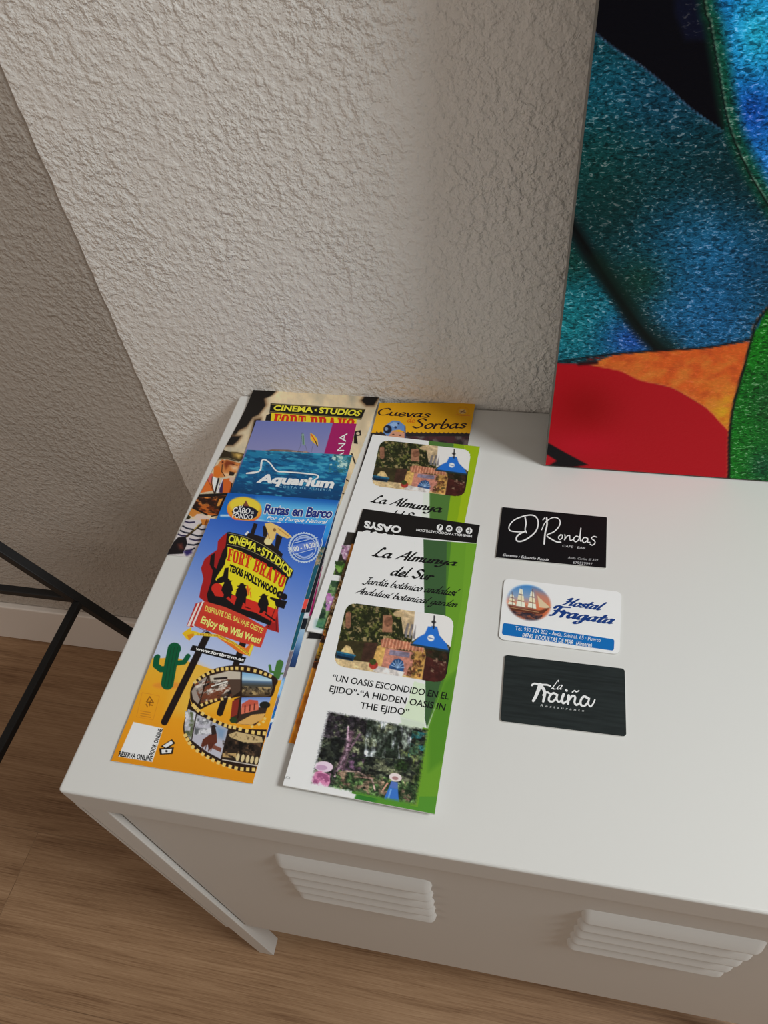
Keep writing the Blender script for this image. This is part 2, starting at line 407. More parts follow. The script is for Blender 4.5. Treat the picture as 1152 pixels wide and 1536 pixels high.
def grid_mesh(name, V, ns, nt, keep=None):
    i = np.arange(ns*nt).reshape(nt, ns)
    F = np.stack([i[:-1, :-1], i[1:, :-1], i[1:, 1:], i[:-1, 1:]], -1).reshape(-1, 4)
    if keep is not None:
        F = F[keep[F].all(1)]; used = np.unique(F); mp = np.full(ns*nt, -1); mp[used] = np.arange(len(used)); F = mp[F]; V = V[used]
    else: used = None
    me = bpy.data.meshes.new(name)
    me.vertices.add(len(V)); me.vertices.foreach_set('co', V.astype(np.float32).ravel())
    me.loops.add(F.size); me.loops.foreach_set('vertex_index', F.astype(np.int32).ravel())
    me.polygons.add(len(F)); me.polygons.foreach_set('loop_start', np.arange(0, F.size, 4, dtype=np.int32)); me.polygons.foreach_set('loop_total', np.full(len(F), 4, np.int32))
    me.update(calc_edges=True)
    return me, used
def cover(name, sh, paint, parent, loc, mm=0.45, round_mm=0.0, mat=None, base=(240, 240, 240), soft=0.7):
    """a sheet with printed face, sides and back, as one mesh"""
    W_ = np.linalg.norm(sh.q[1]-sh.q[0])*1000; L_ = np.linalg.norm(sh.q[2]-sh.q[0])*1000
    ns, nt = int(W_/mm)+2, int(L_/mm)+2
    S, T = np.meshgrid(np.linspace(0, 1, ns), np.linspace(0, 1, nt)); S, T = S.ravel(), T.ravel()
    if round_mm:                               # pull the corner vertices onto an arc
        x, y = S*W_, T*L_; r = round_mm
        cx = np.clip(x, r, W_-r); cy = np.clip(y, r, L_-r); dx, dy = x-cx, y-cy; d = np.maximum(np.abs(dx), np.abs(dy)); h = np.hypot(dx, dy)
        k = np.where((dx != 0) & (dy != 0), d/np.maximum(h, 1e-9), 1.0); S, T = (cx+dx*k)/W_, (cy+dy*k)/L_
    xy = sh.xy(S, T); P = np.column_stack([xy, sh.z(T)])
    uv = to_px(P); art = Art(uv[:, 0], uv[:, 1], base, soft); paint(art)
    rgb = art.c; n = ns*nt; I = np.arange(n).reshape(nt, ns)
    F = np.stack([I[:-1, :-1], I[1:, :-1], I[1:, 1:], I[:-1, 1:]], -1).reshape(-1, 4)
    ring = np.concatenate([I[0, :-1], I[:-1, -1], I[-1, :0:-1], I[:0:-1, 0]])
    m = len(ring); A = P[ring]; Bm = A.copy(); Bm[:, 2] -= sh.thick
    V = np.vstack([P, A, Bm]); a0, b0 = n, n+m; j = np.arange(m); k = (j+1) % m
    side = np.stack([a0+j, a0+k, b0+k, b0+j], 1)
    F = np.vstack([F, side])
    # back of the sheet: strips between the two long borders
    colL = b0+np.array([np.where(ring == I[r, 0])[0][0] for r in range(nt)]); colR = b0+np.array([np.where(ring == I[r, -1])[0][0] for r in range(nt)])
    back = np.stack([colL[:-1], colR[:-1], colR[1:], colL[1:]], 1); F = np.vstack([F, back])
    V = V-np.array(loc)
    me = bpy.data.meshes.new(name)
    me.vertices.add(len(V)); me.vertices.foreach_set('co', V.astype(np.float32).ravel())
    me.loops.add(F.size); me.loops.foreach_set('vertex_index', F.astype(np.int32).ravel())
    me.polygons.add(len(F)); me.polygons.foreach_set('loop_start', np.arange(0, F.size, 4, dtype=np.int32)); me.polygons.foreach_set('loop_total', np.full(len(F), 4, np.int32))
    me.update(calc_edges=True)
    edge = np.tile(np.array([[225., 222., 215.]]), (2*m, 1))
    colour_mesh(me, np.vstack([rgb, edge]))
    return link(name, me, mat or PAPER, parent)
def picture(name, sh, quad, paint, parent, loc, nx, ny, off=0.00006, rag=None, rnd=0.0, aspect=1.6, base=(60, 70, 40)):
    """a photograph printed on a sheet: quad TL, TR, BR, BL in the photograph; painted in its own 0..100 x 0..100/aspect frame"""
    S, T = np.meshgrid(np.linspace(0, 1, nx), np.linspace(0, 1, ny)); S, T = S.ravel(), T.ravel()
    TL, TR, BR, BL = [np.asarray(q, float) for q in quad]
    H = homog([(0, 0), (1, 0), (0, 1), (1, 1)], [TL, TR, BL, BR]); q = np.stack([S, T, np.ones_like(S)], 1) @ H.T
    P = sh.at(q[:, :2]/q[:, 2:], off)-np.array(loc)
    X, Y = S*100, T*100/aspect
    keep = np.ones(len(S), bool)
    if rnd:
        hgt = 100/aspect; dx = np.maximum(np.abs(X-50)-(50-rnd), 0); dy = np.maximum(np.abs(Y-hgt/2)-(hgt/2-rnd), 0); keep = np.hypot(dx, dy) <= rnd+0.01
    if rag:
        e = np.minimum(np.minimum(S, 1-S)*100, np.minimum(T, 1-T)*100/aspect); keep = e > rag*(0.25+1.1*fbm(X*1.9, Y*1.9, 5, 3)**2)
    art = Art(X, Y, base, 0.7); paint(art)
    me, used = grid_mesh(name, P, nx, ny, keep)
    colour_mesh(me, art.c[used])
    return link(name, me, PAPER, parent)
def homog(src, dst):
    A = []
    for (x, y), (u, v) in zip(src, dst):
        A.append([x, y, 1, 0, 0, 0, -u*x, -u*y, -u]); A.append([0, 0, 0, x, y, 1, -v*x, -v*y, -v])
    return np.linalg.svd(np.array(A))[2][-1].reshape(3, 3)

# ------------------------------------------------------------------ lettering
_fc = {}
def font_mesh(txt, bold=0.0, spacing=1.0):
    key = (txt, bold, spacing)
    if key in _fc: return _fc[key]
    cu = bpy.data.curves.new('txt', 'FONT'); cu.body = txt; cu.size = 1.0; cu.offset = bold; cu.resolution_u = 3; cu.space_character = spacing
    o = bpy.data.objects.new('txt', cu); C.objects.link(o)
    dg = bpy.context.evaluated_depsgraph_get(); dg.update()
    me = o.evaluated_get(dg).to_mesh()
    V = np.array([v.co[:2] for v in me.vertices], float).reshape(-1, 2); F = [tuple(p.vertices) for p in me.polygons]
    o.evaluated_get(dg).to_mesh_clear(); bpy.data.objects.remove(o); bpy.data.curves.remove(cu)
    _fc[key] = (V, F); return V, F
def poly_at(P, t):                             # point at fraction t of a polyline (Catmull-Rom through its points when > 2)
    P = np.asarray(P, float); n = len(P)-1; x = np.clip(np.asarray(t), -0.2, 1.2)*n
    if n == 1: return P[0]+(P[1]-P[0])*x[:, None]
    i = np.clip(np.floor(x).astype(int), 0, n-1); f = (x-i)[:, None]
    g = lambda k: np.where(((k < 0) | (k > n))[:, None], np.where((k < 0)[:, None], 2*P[0]-P[1], 2*P[n]-P[n-1]), P[np.clip(k, 0, n)])
    a, b, c, d = g(i-1), P[i], P[i+1], g(i+2)
    return 0.5*(2*b+(c-a)*f+(2*a-5*b+4*c-d)*f**2+(3*b-a-3*c+d)*f**3)
def lay(Vx, Vy, sh, f, top, bot, off):         # (x in 0..1 along, y in 0..1 up) -> sheet
    T_, B_ = poly_at(f(top), Vx), poly_at(f(bot), Vx)
    return sh.at(B_+(T_-B_)*Vy[:, None], off)
CAPH = 0.682
class Ink:
    """collects lettering and marks of one part, several colours allowed"""
    def __init__(s): s.V, s.F, s.M, s.mats, s.n = [], [], [], [], 0
    def lift(s, n=1): s.n += n; return s.n*2.5e-6      # one layer of ink over the other
    def add(s, V, F, col):
        m = ink(col)
        if m not in s.mats: s.mats.append(m)
        k = s.mats.index(m); o = sum(len(v) for v in s.V); s.V.append(np.asarray(V)); s.F += [tuple(o+i for i in f) for f in F]; s.M += [k]*len(F)
    def text(s, txt, sh, f, top, bot, col, bold=0.02, off=0.00010, spacing=1.0, shear=0.0, outline=None, cap=CAPH):
        for c_, b_, o_ in ([(outline[0], outline[1], off-0.00004)] if outline else [])+[(col, bold, off)]:
            V, F = font_mesh(txt, 0.0, spacing); x0, x1 = V[:, 0].min(), V[:, 0].max()
            V, F = font_mesh(txt, b_, spacing)
            x = (V[:, 0]+shear*V[:, 1]-x0)/(x1-x0); y = V[:, 1]/cap
            s.add(lay(x, y, sh, f, top, bot, o_), F, c_)
    def banner(s, sh, f, top, bot, col, bold, shear=0.0):
        q = lambda P, t0, t1: poly_at(np.array(P, float), np.linspace(t0, t1, 5))
        s.text('CINEMA', sh, f, q(top, 0, .44), q(bot, 0, .44), col, bold, shear=shear); s.text('STUDIOS', sh, f, q(top, .52, 1), q(bot, .52, 1), col, bold, shear=shear)
        T_, B_ = poly_at(np.array(top, float), np.array([.45, .51])), poly_at(np.array(bot, float), np.array([.45, .51])); c = (T_.sum(0)+B_.sum(0))/4; r = np.linalg.norm(T_[0]-B_[0])*.34
        s.poly([c+r*(1 if i % 2 == 0 else .4)*np.array([math.sin(i*math.pi/5+.3), -math.cos(i*math.pi/5+.3)]) for i in range(10)], sh, f, col)
    def slab(s, txt, sh, f, top, bot, col, off=0.0001, gap=0.06):
        x = 0.0; Q = []
        for ch in txt:
            if ch == ' ': x += 0.30; continue
            qs, adv = SLAB[ch]; Q += [np.array(q, float)+[x, 0] for q in qs]; x += adv+gap
        x -= gap
        for q in Q:
            n = len(q); P = np.vstack([q[i]+(q[(i+1) % n]-q[i])*t for i in range(n) for t in ((0,) if n > 4 else (0, .5))])
            s.add(lay(P[:, 0]/x, P[:, 1], sh, f, top, bot, off+s.lift()), [tuple(range(len(P)))], col)
    def poly(s, pts, sh, f, col, off=0.00010):
        P = f(pts); bm = bmesh.new(); vs = [bm.verts.new((a, b, 0)) for a, b in P]
        bm.faces.new(vs); bmesh.ops.triangulate(bm, faces=bm.faces); bm.verts.index_update()
        F = [tuple(v.index for v in fc.verts) for fc in bm.faces]; bm.free(); s.add(sh.at(P, off), F, col)
    def ell(s, c, rx, ry, sh, f, col, off=0.0001, rot=0):
        t = np.linspace(0, 2*np.pi, 28, endpoint=False); r = math.radians(rot); x, y = rx*np.cos(t), ry*np.sin(t)
        s.poly(np.stack([c[0]+x*math.cos(r)-y*math.sin(r), c[1]+x*math.sin(r)+y*math.cos(r)], 1), sh, f, col, off)
    def ribbon(s, P, W_, sh, col, off=0.00010):
        P = np.asarray(P, float); d = np.gradient(P, axis=0); n = np.stack([-d[:, 1], d[:, 0]], 1); n /= np.linalg.norm(n, axis=1)[:, None]+1e-9
        W_ = np.asarray(W_)[:, None]; V = np.vstack([P+n*W_/2, P-n*W_/2]); k = len(P)
        F = [(i, i+1, k+i+1, k+i) for i in range(k-1)]
        # round ends
        for e, sg in ((0, -1), (k-1, 1)):
            r = W_[e, 0]/2; a = math.atan2(d[e, 1]*sg, d[e, 0]*sg); t = a+np.linspace(-np.pi/2, np.pi/2, 7); o = len(V)
            V = np.vstack([V, P[e]+r*np.stack([np.cos(t), np.sin(t)], 1)]); F.append(tuple(range(o, o+7)))
        rise = np.concatenate([np.arange(k), np.arange(k), np.zeros(7), np.full(7, k-1)])*8e-7
        s.add(sh.at(V, off+s.lift()+rise), F, col); s.lift(int(k*.32)+1)
    def stroke(s, pts, w0, sh, f, col, off=0.0001, w1=None, nib=None):
        P = spline(f(pts), 8); k = len(P); w = np.linspace(w0, w1 if w1 is not None else w0, k)*f.k
        if nib is not None:
            d = np.gradient(P, axis=0); a = np.arctan2(d[:, 1], d[:, 0]); w = w*(0.35+0.65*np.abs(np.sin(a-nib)))
        s.ribbon(P, w, sh, col, off)
    def script(s, txt, sh, f, top, bot, col, wd=0.12, nib=0.6, lo=0.4, slant=0.0, off=0.0001, gap=0.08):
        """own handwritten alphabet; x-height is half the cap height"""
        x = 0.0; strokes = []
        for ch in txt:
            acc = None
            if ch in ACC: ch, acc = ACC[ch]
            if ch == ' ': x += 0.6; continue
            st, adv = GLYPH[ch]
            for g in st: strokes.append((np.array(g, float)+[x, 0]))
            if acc == 't': strokes.append(np.array([(0.1, 1.35), (0.28, 1.5), (0.45, 1.35), (0.65, 1.5)])+[x, 0])
            if acc == 'a': strokes.append(np.array([(0.35, 1.3), (0.55, 1.75)])+[x, 0])
            x += adv+gap
        allp = np.vstack(strokes); x0, x1 = allp[:, 0].min(), allp[:, 0].max()
        for g in strokes:
            P = spline(g, 7) if len(g) > 2 else np.linspace(g[0], g[1], 6)
            d = np.gradient(P, axis=0); a = np.arctan2(d[:, 1], d[:, 0])
            w_ = wd*(lo+(1-lo)*np.abs(np.sin(a-nib))); n = np.stack([-d[:, 1], d[:, 0]], 1); n /= np.linalg.norm(n, axis=1)[:, None]+1e-9
            k = len(P); V = np.vstack([P+n*w_[:, None]/2, P-n*w_[:, None]/2]); F = [(i, i+1, k+i+1, k+i) for i in range(k-1)]
            for e, sg in ((0, -1), (k-1, 1)):
                t = math.atan2(d[e, 1]*sg, d[e, 0]*sg)+np.linspace(-np.pi/2, np.pi/2, 6); o = len(V)
                V = np.vstack([V, P[e]+w_[e]/2*np.stack([np.cos(t), np.sin(t)], 1)]); F.append(tuple(range(o, o+6)))
            vx = (V[:, 0]+slant*V[:, 1]-x0)/(x1-x0); vy = V[:, 1]/2.0
            rise = np.concatenate([np.arange(k), np.arange(k), np.zeros(6), np.full(6, k-1)])*4e-7
            s.add(lay(vx, vy, sh, f, top, bot, off+(s.lift() % 1.2e-4)+rise), F, col)
    def build(s, name, parent, loc, label=None):
        V = np.vstack(s.V)-np.array(loc)
        o = raw(name, V, s.F, s.mats, parent); o.data.polygons.foreach_set('material_index', s.M)
        if label: o['label'] = label
        return o
def spline(P, n):
    P = np.asarray(P, float)
    if len(P) < 3: return np.linspace(P[0], P[-1], n+1)
    t = np.linspace(0, 1, (len(P)-1)*n+1)
    return poly_at(P, t)
def _r(x0, y0, x1, y1): return [(x0, y0), (x1, y0), (x1, y1), (x0, y1)]
def _ring(x0, y0, x1, y1, t, c=.16, half=False):
    o = [(x0+c, y0), (x1-c, y0), (x1, y0+c), (x1, y1-c), (x1-c, y1), (x0+c, y1), (x0, y1-c), (x0, y0+c)]
    i_ = [(x0+t, y0+.11), (x1-t, y0+.11), (x1-t, y0+.16), (x1-t, y1-.16), (x1-t, y1-.11), (x0+t, y1-.11), (x0+t, y1-.16), (x0+t, y0+.16)]
    q = [[o[k], o[(k+1) % 8], i_[(k+1) % 8], i_[k]] for k in range(8)]
    return q[:5] if half else q
SLAB = {
 'F': ([_r(.08, 0, .30, 1), _r(0, 0, .40, .10), _r(0, .90, .58, 1), _r(.48, .68, .58, 1), _r(.30, .47, .46, .57), _r(.40, .40, .48, .64)], .58),
 'O': (_ring(0, 0, .58, 1, .21), .58),
 'R': ([_r(.08, 0, .28, 1), _r(0, 0, .36, .10), _r(0, .90, .2, 1)]+_ring(.10, .44, .60, 1, .20, .12, True)+[[(.32, .5), (.50, .5), (.60, 0), (.40, 0)], _r(.40, 0, .68, .10)], .66),
 'T': ([_r(.19, 0, .41, 1), _r(.10, 0, .50, .10), _r(0, .90, .60, 1), _r(0, .68, .10, 1), _r(.50, .68, .60, 1)], .60),
 'B': ([_r(.08, 0, .28, 1), _r(0, 0, .2, .10), _r(0, .90, .2, 1)]+_ring(.10, .47, .58, 1, .20, .12, True)+_ring(.10, 0, .60, .56, .20, .12, True), .60),
 'A': ([[(.10, 0), (.26, 0), (.42, 1), (.24, 1)], [(.42, 0), (.64, 0), (.44, 1), (.24, 1)], _r(.20, .26, .50, .36), _r(0, 0, .32, .10), _r(.36, 0, .70, .10)], .70),
 'V': ([[(.06, 1), (.28, 1), (.44, 0), (.26, 0)], [(.44, 1), (.60, 1), (.44, 0), (.28, 0)], _r(0, .90, .34, 1), _r(.38, .90, .68, 1)], .68),
}
ACC = {'ñ': ('n', 't'), 'í': ('ı', 'a'), 'á': ('a', 'a'), 'ó': ('o', 'a')}
_bowl = [(.72, .82), (.48, 1.0), (.15, .75), (.04, .35), (.2, .03), (.45, .12), (.68, .5), (.76, .92)]
GLYPH = {
 'a': ([_bowl, [(.76, .95), (.70, .35), (.80, .05), (1.0, .16)]], 1.0),
 'b': ([[(.3, 2.0), (.14, 1.0), (.12, .15), (.4, 0), (.75, .35), (.72, .85), (.48, .95), (.16, .6)]], .9),
 'c': ([[(.7, .8), (.5, 1), (.15, .75), (.05, .35), (.25, 0), (.55, .05), (.8, .25)]], .8),
 'd': ([_bowl[:-1], [(.98, 2.0), (.8, .9), (.74, .12), (1.0, .12)]], 1.0),
 'e': ([[(.08, .45), (.55, .58), (.66, .85), (.42, 1.0), (.12, .65), (.1, .2), (.35, 0), (.78, .25)]], .78),
 'g': ([_bowl, [(.78, .95), (.70, 0), (.55, -.75), (.25, -.9), (.08, -.65), (.5, -.25), (1.0, .15)]], 1.0),
 'i': ([[(.15, .95), (.1, .25), (.25, 0), (.45, .2)], [(.24, 1.38), (.26, 1.44)]], .45),
 'ı': ([[(.15, .95), (.1, .25), (.25, 0), (.45, .2)]], .5),
 'l': ([[(.32, 2), (.14, 1), (.08, .2), (.25, 0), (.45, .2)]], .45),
 'm': ([[(.08, .95), (.05, 0)], [(.05, .5), (.3, .98), (.5, .8), (.46, 0)], [(.48, .5), (.75, .98), (.95, .8), (.9, .1), (1.12, .12)]], 1.12),
 'n': ([[(.08, .95), (.05, 0)], [(.05, .5), (.35, .98), (.6, .8), (.56, .1), (.8, .12)]], .82),
 'o': ([[(.45, 1.0), (.15, .75), (.05, .35), (.25, 0), (.55, .1), (.75, .55), (.65, .9), (.42, 1.0)]], .82),
 'r': ([[(.1, .95), (.06, 0)], [(.08, .5), (.3, .95), (.58, .9)]], .6),
 's': ([[(.62, .85), (.35, 1), (.12, .78), (.4, .5), (.6, .25), (.35, 0), (.05, .12)]], .68),
 't': ([[(.32, 1.6), (.16, .3), (.3, 0), (.55, .15)], [(0, 1.05), (.6, 1.1)]], .55),
 'u': ([[(.08, .95), (.06, .25), (.28, 0), (.55, .3), (.66, .95)], [(.66, .95), (.62, .15), (.85, .12)]], .85),
 'v': ([[(.05, .95), (.3, 0), (.68, .98)]], .72),
 'y': ([[(.05, .95), (.1, .4), (.35, .25), (.6, .9)], [(.66, .95), (.5, -.3), (.2, -.75), (-.05, -.6)]], .78),
 'A': ([[(0, 0), (.5, .9), (1.05, 2)], [(1.05, 2), (1.1, 0)], [(.35, .65), (1.2, .75)]], 1.3),
 'C': ([[(1.1, 1.6), (.8, 2), (.25, 1.6), (.05, .8), (.3, .05), (.8, .05), (1.15, .4)]], 1.2),
 'F': ([[(.62, 1.85), (.50, .9), (.36, .12), (.05, .02)], [(.05, 1.45), (.2, 1.9), (.75, 1.86), (1.45, 2.02)], [(.25, .98), (.7, 1.02), (1.12, 1.0)], [(1.12, 1.2), (1.08, .8)]], 1.15),
 'H': ([[(.0, 1.5), (.3, 1.95), (.3, .6), (.05, 0)], [(1.25, 2), (1.0, 1.2), (.95, .1), (1.2, .1)], [(.1, .9), (1.1, 1.05)]], 1.3),
 'J': ([[(.35, 1.9), (1.0, 1.98)], [(.75, 1.9), (.6, .2), (.3, -.3), (-.05, -.1)]], .85),
 'L': ([[(.75, 1.75), (.55, 2.0), (.35, 1.2), (.1, .1)], [(-.05, .15), (.25, .22), (.6, 0), (1.05, .1)]], 1.05),
 'S': ([[(1.0, 1.7), (.6, 2), (.2, 1.6), (.6, 1.1), (.9, .6), (.5, .02), (.05, .3)]], 1.1),
 'T': ([[(0, 1.7), (.3, 1.95), (.8, 1.85), (1.5, 2.0)], [(.75, 1.85), (.6, .5), (.25, 0), (.05, .2)]], 0.95),
}
# ------------------------------------------------------------------ leaflets: frames of the photograph used for tracing
p2 = Frame(240, 570, .29514); p8 = Frame(240, 670, .11722); c1 = Frame(150, 770, .30382); c2 = Frame(280, 770, .19097)
c3 = Frame(410, 590, .28646); c4 = Frame(410, 760, .30613); c5 = Frame(730, 750, .23429); c5b = Frame(400, 780, .13889)
c4b = Frame(400, 940, .18223); c6 = Frame(260, 960, .14757)
def dots(a, pts, n, size, col, squash=1.0):
    P = poly_at(np.array(pts, float), np.linspace(0, 1, n))
    for i in range(n):
        d = P[min(i+1, n-1)]-P[max(i-1, 0)]; d = d/np.linalg.norm(d); e = np.array([-d[1], d[0]])
        a.poly([P[i]-d*size/2-e*size*squash/2, P[i]+d*size/2-e*size*squash/2, P[i]+d*size/2+e*size*squash/2, P[i]-d*size/2+e*size*squash/2], col)
LG = 'leaflets fanned out on the white cabinet'
def leaflet(label, sh, name='leaflet', cat='leaflet', group=LG):
    c = sum(sh.q)/4; loc = (c[0], c[1], float(sh.zs.min())-sh.thick)
    return thing(name, label, cat, loc, group), loc

sh_cue = Sheet((569.6, 604), (713, 605), (461, 957.5), None, curl=0.003)
sh_par = Sheet((380, 584), (570, 592.5), (250, 832), None, curl=0.005)
sh_ana = Sheet((384.6, 630.5), (535, 635.5), None, (467, 924))
sh_aqu = Sheet((371, 674.5), (528.5, 682.5), None, (443, 1001))
sh_rut = Sheet((342, 739), (508.6, 750.6), None, (402, 1106))
sh_frt = Sheet((315.5, 777.5), (489, 788), (166.7, 1141), (379, 1175.6))
sh_al2 = Sheet((559, 651.6), (720, 670), (460, 946), None, thick=0.0012)
sh_min = Sheet((544.7, 763), (720, 787.6), (433, 1114), None, thick=0.0010)
sh_alm = Sheet((537, 797), (715.5, 815), (424, 1177.5), (652, 1221), thick=0.0016, gap=0.0022, slope=0.02)

# --- caving leaflet
def paint_cue(a):
    a.c[:] = (232, 160, 22)
    a.f = c3
    a.poly([(440, 205), (1045, 210), (1045, 700), (380, 700)], (40, 34, 36))
    zx = np.linspace(540, 1046, 44); zz = [(x, 203+(5 if i % 2 else -4)+(x-540)*0.012) for i, x in enumerate(zx)]
    a.poly(zz+[(1046, 300), (500, 300)], (40, 34, 36))
    a.speck([(640, 225), (1040, 225), (1040, 330), (640, 330)], [(96, 84, 84), (70, 40, 46)], 40, .55, 2)
    a.poly([(590, 195), (690, 205), (690, 250), (590, 250)], (196, 140, 112))
    a.poly([(575, 205), (590, 165), (625, 142), (660, 145), (690, 170), (694, 205), (660, 190), (625, 195), (600, 225)], (96, 132, 186))
    a.poly([(605, 165), (630, 150), (660, 155), (640, 180)], (140, 172, 214)); a.ell((640, 178), 7, 6, (40, 52, 88)); a.ell((655, 158), 6, 5, (40, 52, 88))
    a.ell((598, 188), 22, 22, (24, 28, 44)); a.ell((592, 186), 9, 9, (120, 140, 170))
    a.line([(690, 175), (690, 240)], 6, (60, 70, 110)); a.ell((628, 215), 6, 3, (60, 40, 36)); a.ell((664, 220), 6, 3, (60, 40, 36))
    a.ell((992, 95), 32, 23, (200, 128, 40), ring=2); a.ell((990, 95), 20, 13, (226, 180, 110)); a.line([(975, 92), (1005, 100)], 4, (120, 84, 60)); a.line([(978, 104), (1000, 88)], 4, (120, 84, 60))
    a.line([(955, 112), (1030, 118)], 3, (210, 120, 50))
    # lower strip that shows left of the leaflets above
    a.f = c5b
    a.poly([(430, 1195), (640, 1215), (640, 1300), (430, 1280)], (28, 27, 28))
t, loc = leaflet('orange leaflet with brown handwritten caving title, farthest back, against the wall', sh_cue)
cover('cover', sh_cue, paint_cue, t, loc, 0.5)
k = Ink()
k.script('Cuevas', sh_cue, c3, [(552, 76), (690, 82), (822, 88)], [(546, 112), (680, 121), (812, 127)], (36, 22, 30), .22, .5, .75, .12)
k.script('Sorbas', sh_cue, c3, [(745, 132), (880, 135), (1010, 135)], [(728, 182), (870, 185), (1002, 182)], (36, 22, 30), .22, .5, .75, .12)
k.script('de', sh_cue, c3, [(706, 122), (745, 124)], [(702, 152), (741, 154)], (206, 84, 22), .14, .5, .8)
k.build('title_lettering', t, loc)

# --- burnt-parchment leaflet
def paint_par(a):
    a.c[:] = (214, 196, 164)
    n = fbm(a.U/16, a.V/22, 4, 4)[:, None]; a.c = a.c*(0.80+0.30*n)+np.array([12, 2, -8])*(n-.5)*2
    a.f = p2
    burn, black = (150, 118, 84), (22, 18, 16)
    def blot(P, g=14):
        P = np.array(P, float); c = P.mean(0); a.poly(c+(P-c)*1.16, burn, 9); a.poly(c+(P-c)*1.06, (84, 60, 42), 6); a.poly(P, black, 2)
    blot([(465, 35), (590, 55), (565, 80), (528, 95), (535, 130), (500, 175), (470, 190), (440, 235), (400, 255), (370, 300), (330, 320)])
    blot([(1045, 78), (1105, 50), (1110, 90), (1085, 128), (1050, 128), (1025, 105)])
    blot([(330, 288), (410, 286), (395, 308), (370, 330), (325, 330)])
    blot([(480, 205), (510, 200), (500, 260), (470, 330), (452, 340)])
    a.poly([(880, 500), (960, 480), (940, 590), (890, 590)], (190, 164, 126), 12); a.poly([(1010, 170), (1060, 160), (1040, 260), (1000, 260)], (188, 170, 140), 14)
    # title board
    a.poly([(562, 118), (1045, 147), (1022, 202), (556, 166)], (20, 18, 18)); a.line([(568, 123), (1040, 151)], 2.5, (150, 130, 70)); a.line([(560, 161), (1020, 196)], 2.5, (150, 130, 70))
    a.poly([(566, 166), (1000, 198), (990, 300), (540, 270)], (240, 196, 36)); a.poly([(540, 180), (566, 166), (560, 240), (530, 230)], (20, 18, 18))
    a.poly([(985, 262), (1020, 255), (1022, 282), (1000, 285), (1005, 325), (985, 322)], (20, 18, 18)); a.ell((1006, 272), 9, 8, (200, 180, 150))
    a.line([(975, 375), (992, 425)], 7, (24, 20, 20)); a.line([(945, 505), (962, 516)], 6, (40, 34, 32)); a.line([(925, 575), (940, 580)], 5, (40, 34, 32))
    a.poly([(905, 670), (930, 640), (955, 640), (945, 690), (900, 700)], (30, 26, 24)); a.poly([(890, 690), (930, 690), (915, 740), (880, 740)], (150, 168, 130)); a.line([(905, 700), (880, 860)], 10, (160, 170, 140)); a.line([(925, 705), (895, 860)], 6, (40, 70, 60))
    # cowboy
    a.f = p8
    a.poly([(790, 30), (880, 65), (990, 70), (1085, 95), (1060, 160), (1010, 195), (860, 160), (740, 165), (700, 190), (720, 120)], (44, 36, 22))
    a.poly([(920, 75), (1040, 90), (1075, 110), (1020, 160), (940, 130)], (150, 120, 60), 6); a.poly([(980, 95), (1030, 105), (1005, 140)], (226, 190, 110), 5)
    a.line([(740, 150), (880, 145), (1000, 185)], 8, (120, 110, 84))
    a.poly([(770, 180), (860, 165), (960, 195), (1030, 210), (1020, 260), (985, 285), (980, 330), (930, 370), (880, 370), (800, 395), (730, 400), (680, 380), (690, 260), (740, 230)], (196, 122, 64))
    a.poly([(690, 250), (760, 250), (790, 330), (760, 390), (690, 380)], (206, 108, 34)); a.poly([(850, 175), (960, 200), (935, 255), (880, 240), (840, 290), (820, 220)], (120, 52, 24), 4)
    a.poly([(900, 240), (1000, 255), (985, 300), (930, 300)], (224, 178, 138), 5); a.poly([(820, 340), (900, 345), (890, 372), (830, 380)], (232, 196, 160), 5)
    a.line([(800, 200), (790, 320), (830, 380)], 10, (36, 20, 14)); a.poly([(890, 315), (960, 330), (940, 372), (880, 368)], (40, 26, 22)); a.line([(930, 225), (990, 240)], 8, (30, 18, 14)); a.ell((800, 195), 26, 30, (186, 104, 56)); a.ell((802, 198), 12, 16, (90, 42, 22))
    a.poly([(610, 380), (680, 340), (690, 560), (480, 600), (540, 480)], (206, 104, 42)); a.poly([(640, 330), (675, 350), (670, 470), (600, 440)], (196, 96, 84))
    a.poly([(790, 420), (900, 400), (930, 470), (900, 590), (770, 600)], (196, 92, 36)); a.poly([(760, 480), (810, 430), (800, 590), (760, 590)], (52, 34, 74))
    a.poly([(672, 380), (740, 410), (760, 470), (720, 590), (690, 580), (670, 470)], (226, 226, 220)); a.line([(670, 385), (660, 470), (695, 600)], 9, (30, 20, 18)); a.line([(750, 410), (705, 585)], 22, (34, 26, 30)); a.line([(800, 420), (735, 585)], 14, (206, 204, 222))
    a.line([(610, 420), (650, 500), (690, 590)], 6, (90, 34, 20)); a.poly([(890, 380), (950, 390), (930, 470), (890, 440)], (206, 170, 150)); a.line([(920, 470), (905, 590)], 14, (36, 20, 16))
    a.poly([(470, 610), (890, 590), (900, 625), (640, 650), (440, 660)], (24, 20, 20))
    a.poly([(440, 660), (700, 640), (850, 620), (800, 740), (760, 870), (640, 880), (520, 850), (400, 790)], (178, 92, 34)); a.speck([(420, 660), (840, 625), (760, 870), (400, 800)], [(216, 132, 60), (92, 40, 18), (40, 22, 16)], 100, .56, 7, .06, .45, 12)
    a.poly([(730, 660), (840, 640), (790, 730), (740, 800), (690, 800)], (52, 30, 18)); a.poly([(760, 670), (810, 660), (760, 760), (725, 760)], (206, 140, 60)); a.line([(840, 640), (780, 740), (770, 870), (660, 890)], 16, (22, 16, 16))
    a.poly([(380, 780), (450, 790), (560, 850), (500, 860), (420, 900), (350, 860)], (190, 122, 52)); a.line([(400, 770), (480, 810), (600, 870)], 22, (26, 18, 16))
    a.poly([(470, 860), (560, 870), (620, 900), (640, 930), (520, 960), (440, 910)], (206, 184, 172)); a.poly([(330, 850), (400, 900), (350, 950), (300, 930)], (40, 36, 20))
